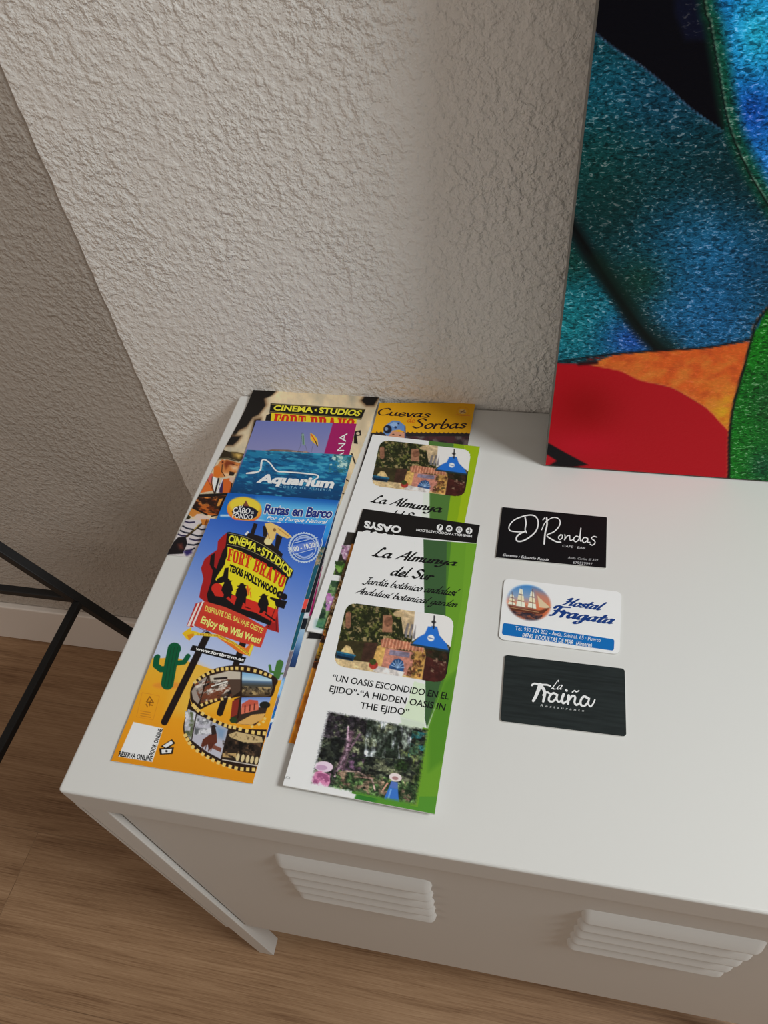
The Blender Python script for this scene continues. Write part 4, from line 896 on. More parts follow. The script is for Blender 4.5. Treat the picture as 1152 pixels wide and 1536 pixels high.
# --- courtyard and garden photographs shared by the two garden leaflets
def paint_court(a):
    a.c[:] = (216, 190, 150); n = 1
    a.poly([(50, -2), (102, -2), (102, 30), (60, 34)], (222, 212, 208)); a.poly([(48, -2), (70, -2), (68, 28), (52, 30)], (206, 180, 142))
    for x in (60, 64, 67): a.line([(x, 14), (x-1.5, 27)], 2.2, (120, 112, 110))
    a.poly([(-2, 2), (20, -2), (48, 2), (54, 12), (56, 24), (102, 27), (102, 38), (-2, 44)], (70, 72, 34)); a.speck([(-2, -2), (50, -2), (57, 24), (102, 27), (102, 36), (62, 40), (-2, 50)], [(44, 50, 22), (30, 34, 16)], 5, .45, 21, .12); a.speck([(-2, -2), (50, -2), (57, 24), (102, 27), (102, 36), (62, 40), (-2, 50)], [(104, 108, 54), (150, 132, 92), (34, 40, 18)], 3, .60, 27, .06)
    a.poly([(36, 8), (44, 7), (47, 24), (38, 25)], (156, 110, 84)); a.ell((42, 14), 4, 5, (120, 80, 60)); a.line([(4, 12), (6, 24)], 5, (150, 104, 80)); a.ell((50, 5), 5, 3, (200, 172, 130))
    a.poly([(66, 33), (72, 24), (77, 20), (81, 12), (86, 12), (89, 20), (96, 27), (99, 34)], (38, 104, 190)); a.line([(82, 3), (83.5, 14)], 1.2, (40, 40, 44)); a.ell((82.5, 9), 1.8, 1.4, (40, 40, 44)); a.ell((82, 25), 3, 3.2, (220, 220, 226)); a.line([(80, 25), (84, 25.5)], .8, (60, 90, 150))
    a.poly([(-2, 40), (30, 36), (36, 62), (-2, 64)], (56, 50, 28)); a.poly([(3, 52), (8, 43), (12, 44), (18, 52), (16, 58), (2, 56)], (216, 186, 130)); a.poly([(24, 38), (36, 36), (36, 58), (24, 58)], (66, 44, 34))
    a.poly([(-2, 57), (40, 56), (60, 60), (102, 58), (102, 66), (-2, 66)], (214, 186, 140)); a.poly([(1, 50), (18, 51), (17, 57.5), (1, 57)], (22, 64, 96)); a.line([(1, 51), (18, 52)], 1.2, (40, 110, 140)); a.poly([(2, 54), (16, 55), (16, 57), (2, 56.5)], (14, 30, 44))
    a.poly([(36, 40), (44, 34), (46, 60), (34, 60)], (212, 168, 96)); a.poly([(68, 38), (80, 36), (80, 64), (66, 64)], (206, 156, 84))
    a.poly([(38, 33), (44, 30), (76, 32), (78, 38), (40, 40)], (178, 110, 84)); [a.line([(x, 31), (x-.5, 39)], 1.0, (222, 160, 128)) for x in range(41, 78, 3)]
    a.poly([(44, 40), (70, 40), (70, 63), (43, 60)], (190, 126, 108)); a.poly([(48, 41), (66, 41), (66, 46), (48, 46)], (130, 120, 140)); a.ell((57, 55), 8, 8.5, (176, 116, 104)); a.poly([(50, 56), (53, 50), (57, 48), (61, 50), (63, 56), (63, 60), (50, 59)], (40, 74, 120)); [a.line([(57, 57), (57+6*math.cos(q), 57-7*math.sin(q))], .8, (140, 170, 206)) for q in np.linspace(.2, 2.9, 7)]
    a.poly([(40, 58), (64, 60), (62, 66), (36, 64)], (216, 208, 204)); a.ell((36, 58), 4, 4, (156, 50, 44)); a.ell((35, 55), 3, 3, (60, 70, 30))
    a.speck([(68, 38), (80, 36), (78, 63), (66, 63)], [(90, 52, 34), (70, 60, 30)], 4, .58, 3)
    a.poly([(80, 36), (102, 36), (102, 66), (80, 66)], (66, 30, 26)); a.speck([(78, 33), (102, 34), (102, 46), (80, 42)], [(56, 44, 30), (34, 32, 18)], 4, .5, 5); a.speck([(86, 42), (98, 42), (98, 56), (86, 56)], [(140, 112, 92)], 2.5, .64, 6)
    a.poly([(99, 30), (102, 30), (102, 56), (99, 56)], (30, 24, 22))
    a.grain(2.0, .24, 61); a.grain(7, .2, 62); a.c *= .93
    a.poly([(64, -2), (102, -2), (102, 31), (96, 27), (89, 20), (86, 12), (81, 12), (77, 20), (72, 24), (66, 30)], (224, 216, 214)); a.poly([(66, 33), (72, 24), (76, 21), (78, 13), (86, 13), (89, 21), (96, 27), (99, 34)], (34, 104, 194)); a.line([(82, 2), (83, 14)], 1.3, (40, 40, 44)); a.ell((82.3, 8), 2, 1.5, (40, 40, 44)); a.ell((82, 24), 3, 3.2, (220, 220, 226)); a.line([(80, 24), (84, 24.5)], .8, (60, 90, 150)); a.line([(66, 33), (99, 34)], 2, (30, 50, 60))
    for x in (60, 63.5, 67): a.poly([(x-1.2, 27), (x, 13), (x+1.2, 27)], (120, 116, 120))
def paint_garden(a):
    a.c[:] = (44, 50, 40)
    Q = [(-2, -2), (102, -2), (102, 92), (-2, 92)]
    a.speck(Q, [(26, 30, 28), (84, 92, 66), (30, 38, 34), (112, 116, 92), (20, 22, 22)], 7, .55, 31, .08)
    a.speck([(40, -2), (85, -2), (84, 40), (44, 46)], [(186, 192, 200), (130, 140, 130), (30, 38, 30)], 7, .57, 35, .08, 3.2, -4)
    a.speck([(-2, -2), (40, -2), (40, 30), (-2, 34)], [(70, 62, 70), (34, 30, 36)], 4, .55, 39, .1)
    a.speck([(84, 6), (104, 6), (104, 36), (84, 40)], [(40, 96, 100), (60, 84, 60)], 6, .56, 41); a.speck([(74, 30), (104, 34), (104, 70), (70, 70)], [(140, 156, 84), (34, 50, 26)], 6, .57, 43, .08, 2)
    a.poly([(26, 20), (31, 20), (30, 45), (29, 70), (20, 72), (24, 50)], (98, 74, 88), 3); a.line([(24, 16), (28, 46), (22, 74)], 2, (150, 124, 140)); a.line([(36, 22), (29, 44)], 2, (110, 86, 100))
    a.poly([(8, 40), (22, 40), (18, 74), (6, 70)], (30, 34, 32), 4, .7); a.speck([(30, 44), (46, 44), (44, 66), (30, 66)], [(90, 66, 88), (36, 30, 38)], 5, .56, 47)
    a.poly([(24, 70), (104, 66), (104, 94), (24, 94)], (56, 80, 46), 6, .75); a.speck([(22, 66), (104, 62), (104, 94), (22, 94)], [(84, 112, 66), (30, 44, 28), (120, 100, 84)], 5, .57, 51)
    a.line([(30, 66), (42, 64), (56, 70), (60, 80)], 1.6, (150, 128, 120)); a.line([(40, 70), (56, 68)], 1.2, (170, 130, 120)); a.poly([(-2, 84), (104, 90), (104, 94), (-2, 94)], (70, 120, 50), 4, .8)
    a.grain(2.0, .75, 63); a.grain(6, .4, 64)
    a.ell((10, 66), 8.5, 6.0, (226, 196, 214), -10); a.ell((8, 67.5), 5.5, 3, (186, 150, 180), -10); a.poly([(3, 74), (8, 71), (17, 74), (19, 82), (17, 90), (6, 88), (1, 84)], (206, 128, 168)); a.speck([(2, 72), (18, 72), (18, 90), (2, 88)], [(236, 190, 210), (150, 80, 120)], 5, .58, 55)
    a.ell((76, 62), 5.8, 4.6, (226, 206, 206)); a.ell((76, 63), 2.8, 2, (160, 120, 120)); a.poly([(73, 67), (79, 67), (80, 74), (72, 74)], (80, 110, 180)); a.poly([(72, 74), (80, 74), (83, 88), (69, 88)], (56, 110, 190)); a.line([(70, 70), (67, 78)], 1.6, (206, 150, 130)); a.line([(74, 76), (73, 86)], 1.4, (110, 160, 220))
    # torn, feathered border fading into the sheet
    e = np.minimum(np.minimum(a.U, 100-a.U), np.minimum(a.V, 88.5-a.V)); n = fbm(a.U*.9, a.V*.9, 71, 3)
    al = np.clip(1.25-(e+3*(n-.5))/3.2, 0, 1)
    right = (a.U > 93)[:, None]; grass = ((a.V > 80) & (a.U > 40))[:, None]
    edge = np.where(right, np.array([[100., 147, 41]]), np.where(grass, np.array([[80., 136, 46]]), np.array([[228., 229, 231]])))
    edge = np.where(((a.V < 10) & (a.U > 70) & (a.U <= 93))[:, None], np.array([[198., 210, 190]]), edge)
    a.c = a.c*(1-al[:, None])+edge*al[:, None]
def quad_from(f, *p): return [f([q])[0] for q in p]

# --- rear garden leaflet
def paint_al2(a):
    a.c[:] = (226, 226, 230); a.f = c3
    a.poly([(814, 245), (945, 262), (935, 500), (910, 700), (815, 690)], (74, 112, 52)); a.poly([(945, 262), (1000, 265), (1000, 470), (960, 700), (905, 700), (930, 520)], (126, 160, 24)); a.poly([(1000, 262), (1090, 272), (1020, 700), (958, 700), (1000, 450)], (146, 172, 20)); a.poly([(785, 520), (818, 520), (818, 690), (770, 690)], (210, 216, 206), 2)
    a.f = c5b                                  # garden pictures down the left edge
    a.poly([(872, 128), (1010, 145), (860, 620), (720, 585)], (44, 40, 36)); a.ell((868, 355), 48, 78, (206, 170, 196), 18); a.ell((868, 350), 22, 50, (232, 206, 224), 18); a.speck([(810, 270), (930, 270), (900, 440), (800, 440)], [(226, 200, 220), (150, 110, 140)], 40, .57, 3); a.ell((800, 500), 62, 40, (84, 130, 50)); a.speck([(740, 440), (900, 440), (860, 600), (720, 590)], [(120, 160, 70), (40, 60, 30)], 40, .55, 5)
    a.poly([(700, 650), (830, 665), (650, 1190), (530, 1155)], (52, 78, 54)); a.speck([(700, 650), (830, 665), (650, 1190), (530, 1155)], [(96, 136, 80), (30, 50, 40), (120, 150, 100)], 60, .55, 8); a.speck([(640, 790), (800, 790), (760, 980), (640, 980)], [(226, 210, 226), (170, 100, 160), (190, 130, 190)], 50, .58, 9); a.poly([(540, 1090), (640, 1090), (600, 1160), (530, 1150)], (26, 96, 84), 12, .7)
t, loc = leaflet('rear white and green garden leaflet, its courtyard picture above the title', sh_al2)
cover('cover', sh_al2, paint_al2, t, loc, 0.4)
picture('courtyard_picture', sh_al2, quad_from(c3, (560, 243), (1037, 296), (1000, 545), (510, 482)), paint_court, t, loc, 150, 100, rnd=9, aspect=1.55)
k = Ink()
k.script('La Almunya', sh_al2, c3, [(536, 532), (700, 554), (892, 582)], [(510, 570), (680, 594), (876, 624)], (20, 20, 20), .34, .9, .5, .15)
k.script('del Sur', sh_al2, c3, [(612, 610), (780, 632)], [(596, 652), (764, 676)], (20, 20, 20), .34, .9, .5, .15)
k.build('title_lettering', t, loc)

# --- black-headed leaflet lying upside down
def paint_min(a):
    a.f = c4b
    a.grad((440, 300), (200, 960), [(0, (206, 130, 44)), (.5, (214, 128, 30)), (1, (206, 124, 24))])
    a.speck([(120, 300), (420, 300), (230, 980), (120, 980)], [(170, 92, 24), (226, 150, 54)], 60, .6, 3, .1)
    a.f = c5b
    a.poly([(700, 560), (960, 560), (720, 1330), (480, 1330)], (150, 104, 44)); a.speck([(700, 400), (1010, 400), (760, 1320), (480, 1320)], [(96, 64, 34), (190, 140, 70), (60, 44, 30), (206, 180, 140)], 34, .57, 6, .06)
    a.poly([(760, 440), (990, 440), (900, 620), (760, 620)], (40, 32, 28), 6, .6)
    a.f = c3
    a.poly([(440, 560), (1110, 650), (1085, 870), (700, 830), (360, 780)], (20, 18, 18))
    a.f = c4b
    a.poly([(430, 20), (560, 20), (430, 350), (350, 320)], (120, 76, 40), 5); a.speck([(420, 10), (560, 10), (430, 350), (350, 320)], [(60, 32, 28), (190, 150, 50), (206, 120, 60), (40, 26, 24)], 26, .57, 13, .06)
    a.poly([(400, 190), (450, 130), (480, 160), (420, 280)], (196, 158, 50), 3, .8); [a.line([(405+i*13, 262-i*26), (440+i*13, 276-i*26)], 6, (70, 50, 20)) for i in range(5)]; a.poly([(370, 290), (430, 290), (405, 345), (350, 330)], (70, 40, 24))
t, loc = leaflet('orange leaflet lying upside down with a black head strip and white lettering', sh_min)
cover('cover', sh_min, paint_min, t, loc, 0.42)
k = Ink()
k.text('OASYS', sh_min, c3, [(664, 731), (570, 720), (476, 701)], [(669, 698), (575, 687), (482, 668)], (232, 232, 232), .05)
k.text('MINI HOLLYWOOD', sh_min, c3, [(1030, 870), (730, 830), (440, 790)], [(1040, 800), (740, 762), (465, 720)], (232, 232, 232), .06)
k.text('MINIHOLLYWOODOASYS.COM', sh_min, c3, [(1038, 755), (748, 721)], [(1040, 743), (750, 709)], (226, 226, 226), .02)
for i, (x, y) in enumerate(((872, 703), (921, 708), (973, 714), (1025, 720))):
    k.ell((x, y), 17, 17, sh_min, c3, (230, 230, 230))
    dk = (24, 22, 22)
    if i == 0: k.stroke([(866, 712), (878, 694)], 5, sh_min, c3, dk, .0002); k.ell((876, 697), 6, 6, sh_min, c3, dk, .0002)
    if i == 1: k.ell((921, 708), 10, 7, sh_min, c3, dk, .0002); k.poly([(918, 704), (926, 708), (918, 712)], sh_min, c3, (230, 230, 230), .0003)
    if i == 2: k.ell((973, 714), 10, 10, sh_min, c3, (120, 118, 118), .0002); k.ell((973, 714), 6, 6, sh_min, c3, (230, 230, 230), .0003); k.ell((973, 714), 3, 3, sh_min, c3, dk, .0004)
    if i == 3: k.stroke([(1026, 708), (1026, 730), (1021, 733)], 5, sh_min, c3, dk, .0002); k.stroke([(1018, 719), (1033, 721)], 4, sh_min, c3, dk, .0002)
k.build('head_lettering', t, loc)

# --- front garden leaflet
def paint_alm(a):
    a.c[:] = (230, 230, 234); a.f = c4
    a.poly([(690, 855), (745, 870), (740, 1062), (720, 1060), (620, 1030), (660, 950)], (204, 218, 192)); a.poly([(620, 1030), (745, 1062), (745, 1440), (700, 1440)], (196, 208, 190), 4)
    a.line([(690, 170), (735, 520)], 3, (212, 216, 212)); 
    a.poly([(735, 160), (872, 172), (848, 480), (838, 820), (752, 1085), (742, 1040), (745, 900), (740, 520)], (56, 88, 52)); a.poly([(850, 172), (945, 178), (880, 480), (838, 860), (750, 1090), (838, 800)], (72, 118, 42)); a.poly([(872, 172), (1005, 182), (985, 320), (930, 700), (795, 1510), (700, 1510), (700, 1450), (760, 1080), (838, 850), (845, 480)], (98, 146, 40)); a.poly([(945, 178), (1010, 182), (990, 320), (905, 800), (860, 820), (925, 450)], (104, 152, 42)); a.poly([(760, 1080), (838, 860), (900, 800), (840, 1240), (760, 1300)], (78, 130, 34), 8)
    a.poly([(395, 1440), (410, 1400), (560, 1420), (830, 1420), (800, 1520), (380, 1500)], (78, 136, 44)); a.poly([(392, 1445), (415, 1400), (520, 1420), (480, 1465)], (50, 116, 44), 6)
    a.line([(1000, 185), (792, 1505)], 5, (120, 166, 60))
t, loc = leaflet('front white and green garden leaflet with title, courtyard picture and garden picture', sh_alm)
cover('cover', sh_alm, paint_alm, t, loc, 0.36)
picture('courtyard_picture', sh_alm, quad_from(c4, (360, 468), (889, 540), (843, 868), (292, 778)), paint_court, t, loc, 200, 132, rnd=9, aspect=1.55)
picture('garden_picture', sh_alm, quad_from(c4, (262, 993), (768, 1088), (708, 1472), (172, 1362)), paint_garden, t, loc, 220, 190, aspect=1.13)
k = Ink(); bk = (18, 18, 18)
k.script('La Almunya', sh_alm, c4, [(508, 197), (700, 225), (916, 258)], [(485, 243), (680, 266), (890, 290)], bk, .34, .9, .5, .15)
k.script('del Sur', sh_alm, c4, [(594, 290), (790, 318)], [(574, 336), (770, 360)], bk, .34, .9, .5, .15)
k.script('Jardín botánico andalusí', sh_alm, c4, [(452, 344), (680, 374), (908, 400)], [(440, 376), (665, 408), (892, 437)], bk, .30, .75, .5, .25)
k.script('Andalusí botanical garden', sh_alm, c4, [(415, 394), (665, 430), (910, 462)], [(403, 424), (650, 461), (893, 492)], bk, .30, .75, .5, .25)
k.build('title_lettering', t, loc)
k = Ink()
k.text('“UN OASIS ESCONDIDO EN EL', sh_alm, c4, [(294, 822), (865, 914)], [(286, 852), (857, 945)], bk, .012)
k.text('EJIDO”-“A HIDDEN OASIS IN', sh_alm, c4, [(281, 876), (846, 968)], [(274, 906), (838, 999)], bk, .012)
k.text('THE EJIDO”', sh_alm, c4, [(431, 958), (667, 993)], [(425, 988), (660, 1024)], bk, .012)
k.build('slogan_lettering', t, loc)
k = Ink(); k.text('UCR', sh_alm, c4, [(56, 1320), (84, 1325)], [(53, 1331), (82, 1336)], (110, 110, 112), .0); k.build('corner_mark', t, loc)

# ------------------------------------------------------------------ business cards
CG = 'business cards in a column on the white cabinet'
def card(label, sh): return leaflet(label, sh, 'business_card', 'card', CG)
sh_ron = Sheet((753.4, 760.5), (910.4, 775.8), (743.6, 836), (909, 852), thick=0.0009)
sh_fra = Sheet((756.5, 867.5), (932.3, 888), (748, 958.5), (929.3, 981.5), thick=0.0009)
sh_tra = Sheet((757.6, 982), (937, 1003), (750.4, 1081.5), (939.5, 1105), thick=0.0009)
WH = (228, 228, 230)
t, loc = card('black business card with white script lettering, topmost of the three cards', sh_ron)
def paint_ron(a): a.c[:] = (17, 16, 18)
cover('card_stock', sh_ron, paint_ron, t, loc, 1.0, 0.4, GLOSSY)
k = Ink()
for pts, a_, b_ in (([(228, 205), (190, 204), (150, 196), (144, 168), (175, 130), (230, 106), (285, 97), (318, 112), (330, 150), (315, 200), (270, 242), (225, 264), (194, 262), (192, 238), (215, 216), (250, 200)], 6, 9), ([(246, 112), (252, 150), (246, 190), (256, 212)], 8, 6), ([(372, 116), (360, 128)], 7, 5),
    ([(384, 116), (386, 160), (374, 215), (368, 282)], 9, 9), ([(352, 192), (375, 145), (420, 115), (455, 118), (470, 140), (462, 172), (430, 205), (386, 228), (420, 255), (450, 270), (474, 272)], 5, 8),
    ([(474, 224), (460, 238), (466, 254), (482, 246), (484, 228), (472, 224)], 6, 6), ([(500, 224), (502, 240), (498, 258), (512, 236), (530, 228), (532, 245), (536, 262), (556, 252)], 6, 5), ([(592, 240), (572, 234), (556, 252), (568, 270), (588, 256), (598, 220), (603, 180), (598, 230), (600, 264), (612, 262)], 6, 6), ([(646, 248), (626, 242), (612, 260), (624, 276), (642, 262), (648, 250), (646, 272), (660, 274)], 6, 6), ([(704, 240), (686, 236), (670, 248), (690, 264), (692, 280), (676, 292), (662, 286)], 6, 6)):
    k.stroke(pts, a_*1.1, sh_ron, c5, WH, w1=b_*1.1)
k.text('CAFE · BAR', sh_ron, c5, [(487, 287), (636, 303)], [(483, 300), (632, 316)], (190, 190, 192), .0)
k.text('Gerente : Eduardo Ronda', sh_ron, c5, [(104, 343), (398, 375)], [(100, 358), (394, 391)], (206, 206, 208), .01, shear=.2)
k.text('Avda. Carlos III 359', sh_ron, c5, [(522, 362), (712, 379)], [(519, 375), (709, 392)], (176, 176, 178), .0, shear=.15)
k.text('679529997', sh_ron, c5, [(554, 392), (678, 403)], [(551, 408), (675, 419)], (190, 190, 192), .0)
k.build('lettering', t, loc)
t, loc = card('white rounded business card with a sailing ship picture and blue address bar', sh_fra)
def paint_fra(a):
    a.c[:] = (224, 226, 230)
cover('card_stock', sh_fra, paint_fra, t, loc, 0.8, 4.0, GLOSSY)
def paint_ship(a):
    a.grad((50, 0), (50, 80), [(0, (50, 120, 186)), (.35, (130, 150, 180)), (.55, (206, 130, 100)), (.7, (166, 84, 56)), (1, (60, 40, 44))])
    a.poly([(60, 10), (104, 20), (104, 70), (70, 78), (62, 40)], (206, 110, 70), 16, .7); a.poly([(-4, 50), (40, 52), (70, 60), (60, 84), (-4, 84)], (70, 62, 70), 14, .7)
    s1, s2 = (238, 226, 200), (206, 184, 150)
    for x, w_, t_, b_ in ((14, 13, 26, 50), (33, 16, 12, 52), (57, 15, 15, 52)):
        h_ = (b_-t_)/3
        for i in range(3):
            y = t_+i*h_; e = 3+i*(w_/2-3)/2
            a.poly([(x-e, y), (x+e, y+1.5), (x+e+1.5, y+h_-1), (x-e-2, y+h_-2)], s1 if i % 2 == 0 else (226, 208, 176)); a.line([(x-e, y+h_-1.6), (x+e, y+h_-.6)], 1.1, (110, 80, 60))
        a.line([(x, t_-5), (x+1, b_)], .9, (90, 60, 46))
    for i in range(3): a.poly([(68+i*7, 22+i*6), (72+i*8, 47), (92+i*2, 47-i*1)], s2)
    a.poly([(4, 50), (30, 54), (72, 54), (94, 47), (80, 60), (60, 64), (14, 60)], (92, 50, 36)); a.line([(6, 54), (72, 58)], 1, (190, 150, 110)); a.line([(80, 50), (99, 44)], 1, (80, 50, 40)); a.speck([(4, 60), (80, 62), (76, 78), (14, 78)], [(150, 84, 60), (44, 40, 50)], 10, .55, 3, .1, .4)
    # soft oval edge
    r = np.hypot((a.U-50)/50, (a.V-40)/40); a._mix(np.clip((r-.88)/.12, 0, 1), (224, 226, 230))
def oval_keep(): pass
picture('ship_picture', sh_fra, quad_from(c5, (122, 520), (422, 556), (418, 796), (118, 760)), paint_ship, t, loc, 110, 90, rnd=39.5, aspect=1.25)
k = Ink(); nv = (22, 56, 120)
k.script('Hostal', sh_fra, c5, [(508, 624), (742, 656)], [(488, 670), (724, 705)], nv, .42, .55, .45, .3)
k.script('Fragata', sh_fra, c5, [(420, 668), (620, 705), (822, 738)], [(402, 738), (600, 766), (800, 794)], nv, .42, .55, .45, .25)
k.build('title_lettering', t, loc)
k = Ink()
bar_pts = []
for (cx, cy, a0) in ((117, 802, 180), (803, 904, 270), (801, 950, 0), (112, 850, 90)):
    for q in np.linspace(math.radians(a0), math.radians(a0+90), 6): bar_pts.append((cx+14*math.cos(q), cy+14*math.sin(q)))
k.poly(bar_pts, sh_fra, c5, (16, 100, 170), .00008)
k.text('Tel. 950 324 202 - Avda. Sabinal, 65 · Puerto', sh_fra, c5, [(186, 808), (732, 886)], [(182, 832), (728, 910)], (226, 232, 238), .0, off=.00015)
k.text('04740  ROQUETAS DE MAR  (Almería)', sh_fra, c5, [(232, 851), (676, 916)], [(227, 878), (671, 943)], (226, 232, 238), .01, off=.00015)
k.build('address_bar', t, loc, 'blue address bar')
t, loc = card('dark slate business card with white brush lettering, lowest of the three cards', sh_tra)
def paint_tra(a):
    a.c[:] = (33, 38, 38); x, y = a.U, a.V-(a.U-757)*.117
    n = fbm(x/40, y/2.2, 3, 3)[:, None]; a.c = a.c*(0.78+0.5*n)
cover('card_stock', sh_tra, paint_tra, t, loc, 0.6, 2.2, GLOSSY)
k = Ink()
k.script('La', sh_tra, c5, [(428, 1152), (492, 1158)], [(412, 1210), (480, 1214)], WH, .24, .5, .45, .2)
for pts, a_, b_ in (([(290, 1186), (306, 1176), (340, 1182), (384, 1184), (408, 1192)], 10, 8), ([(342, 1184), (330, 1220), (312, 1262), (298, 1286)], 20, 13), ([(352, 1196), (366, 1216), (372, 1242), (362, 1290)], 16, 12), ([(362, 1250), (384, 1232), (404, 1240)], 10, 9),
    ([(448, 1248), (426, 1238), (402, 1260), (400, 1286), (424, 1290), (446, 1266), (452, 1244), (448, 1276), (462, 1294), (482, 1280)], 11, 9), ([(492, 1246), (482, 1276), (490, 1302), (514, 1288)], 14, 9), ([(508, 1218), (512, 1222)], 11, 11),
    ([(524, 1254), (520, 1306)], 14, 11), ([(524, 1282), (548, 1256), (566, 1264), (562, 1296), (574, 1314), (594, 1302)], 12, 9), ([(548, 1232), (562, 1222), (574, 1230), (590, 1222)], 6, 6),
    ([(648, 1270), (622, 1260), (602, 1284), (604, 1314), (628, 1318), (650, 1292), (656, 1268), (650, 1304), (664, 1324), (682, 1304), (692, 1280)], 12, 7)):
    k.stroke(pts, a_*1.3, sh_tra, c5, WH, w1=b_*1.3)
k.text('Restaurante', sh_tra, c5, [(348, 1308), (626, 1342)], [(344, 1322), (622, 1356)], (190, 192, 192), .0, spacing=1.7)
k.build('lettering', t, loc)

# ------------------------------------------------------------------ the painting leaning on the wall
CX0, CYF, CLEAN, CT = 0.2979, 0.3222, 0.030, 0.036
CWD, CHT = 0.42, 0.62
pn = thing('canvas_painting', 'tall unframed painting of dark blue, red and green cells leaning on the wall', 'painting', (CX0+CWD/2, CYF, 0.0004))
ca_, sa_ = math.cos(CLEAN), math.sin(CLEAN)
def cv(X, D_, Z): return np.column_stack([X, D_*ca_+Z*sa_, Z*ca_-D_*sa_+0.0012])   # along, depth, up -> relative to the painting's foot
body = bmesh.new(); box(body, 0, CWD, 0.0008, CT, 0, CHT, 0.0012, 2)
for v in body.verts:
    q = cv(np.array([v.co.x]), np.array([v.co.y]), np.array([v.co.z]))[0]; v.co = Vector((q[0]-CWD/2, q[1], q[2]))
CANVAS_SIDE = new_mat('canvas_side', (0.20, 0.20, 0.19), .7, .2)
obj('stretcher_box', body, CANVAS_SIDE, pn)
def paint_canvas(a):
    a.soft = 1.6
    U, V = a.U, a.V
    a.c[:] = (12, 58, 64)
    def blob(x, y, r, col, k_=1.0, ry=None): a._mix(k_*np.exp(-(((U-x)/r)**2+((V-y)/(ry or r))**2)), col)
    blob(900, 150, 90, (16, 92, 112)); blob(990, 190, 90, (18, 74, 120), .8); blob(900, 250, 80, (12, 70, 62), .8); blob(1000, 270, 120, (12, 66, 74), .8); blob(1100, 290, 90, (8, 44, 50), .9); blob(930, 340, 80, (8, 46, 44), .9)
    blob(1060, 380, 75, (34, 116, 172), 1.0, 60); blob(1010, 470, 100, (22, 100, 150), .9); blob(1080, 480, 80, (24, 96, 150), .9); blob(1140, 400, 60, (14, 70, 110), .6); blob(960, 420, 45, (10, 56, 44), .9); blob(1030, 350, 60, (20, 80, 110), .5)
    # lower left cell
    a.poly([(820, 330), (858, 345), (880, 385), (930, 460), (985, 528), (900, 536), (830, 546), (800, 546)], (14, 104, 124))
    idx = in_poly(U, V, np.array([(800, 330), (858, 345), (880, 385), (930, 460), (985, 528), (900, 536), (830, 546), (800, 546)], float))
    m = np.where(idx, 1.0, 0.0)
    a._mix(m*np.exp(-(((U-855)/40)**2+((V-390)/45)**2)), (12, 66, 60)); a._mix(m*np.exp(-(((U-950)/45)**2+((V-510)/35)**2)), (24, 78, 160)); a._mix(m*np.exp(-(((U-850)/35)**2+((V-480)/40)**2)), (24, 128, 140)); 
    # dark vein between the blue cells
    a.line(spline([(852, 330), (885, 385), (930, 450), (960, 495), (1000, 532)], 6), 22, (6, 16, 18), 14); a.line(spline([(852, 328), (880, 372), (925, 442), (985, 526)], 6), 5, (3, 6, 8), 3)
    a.line(spline([(900, 390), (960, 470), (1010, 522)], 6), 24, (8, 34, 24), 26, .7)
    # night-blue cell at the top
    nb = [(860, -400), (886, -10), (889, 48), (925, 75), (960, 98), (1000, 130), (1035, 162), (1088, 198), (1084, 160), (1075, 95), (1064, 30), (1056, -20), (1030, -400)]
    a.poly(nb, (4, 5, 14)); a.poly([(1005, -300), (1045, -300), (1054, 0), (1060, 60), (1028, 60), (1012, 20)], (10, 16, 40), 10, .9)
    a.line(spline([(889, 47), (925, 75), (960, 98), (1000, 130), (1035, 162), (1085, 198)], 5), 2.0, (84, 120, 160), 2, .75)
    # bright blue cell on the right
    bb = [(1030, -400), (1056, -20), (1064, 30), (1075, 95), (1086, 165), (1105, 222), (1152, 308), (1260, 470), (1700, 800), (1700, -400)]
    a.poly(bb, (18, 108, 188)); idx = in_poly(U, V, np.array(bb, float)); m = idx*1.0
    a._mix(m*np.exp(-(((U-1135)/50)**2+((V-50)/80)**2)), (36, 176, 226)); a._mix(m*.8*np.exp(-(((U-1130)/30)**2+((V-170)/45)**2)), (14, 70, 170)); a._mix(m*.7*np.exp(-(((U-1150)/40)**2+((V-250)/50)**2)), (40, 130, 214))
    edge = spline([(1030, -400), (1060, -20), (1070, 30), (1082, 95), (1094, 165), (1112, 222), (1158, 308), (1262, 470)], 5)
    a.line(edge, 26, (14, 78, 52), 18, .9); a.line(edge-np.array([6, 0]), 3, (6, 10, 12), 2); a.line(edge-np.array([3, 0]), 1.5, (150, 170, 150), 1.5, .6)
    # orange and yellow cell
    org = [(885, 546), (920, 533), (985, 527), (1060, 523), (1126, 512), (1112, 560), (1100, 600), (1092, 652), (1060, 612), (1010, 582), (960, 570)]
    a.poly(org, (222, 96, 34)); m = in_poly(U, V, np.array(org, float))*1.0
    a._mix(m*.8*np.exp(-(((U-1085)/28)**2+((V-615)/35)**2)), (232, 180, 30)); a._mix(m*.7*np.exp(-(((U-930)/40)**2+((V-560)/22)**2)), (206, 110, 46)); a.speck(org, [(190, 74, 30), (232, 130, 50)], 18, .58, 3, .15, .6, -20, .7)
    # red cell
    red = [(800, 550), (834, 545), (885, 547), (930, 556), (960, 570), (1010, 582), (1060, 612), (1092, 646), (1093, 715), (1086, 720), (1000, 730), (800, 730)]
    a.poly(red, (178, 12, 26)); m = in_poly(U, V, np.array(red, float))*1.0; a._mix(m*.8*np.exp(-(((U-880)/45)**2+((V-610)/35)**2)), (150, 4, 10)); a._mix(m*.7*np.exp(-(((U-870)/60)**2+((V-668)/20)**2)), (192, 10, 36))
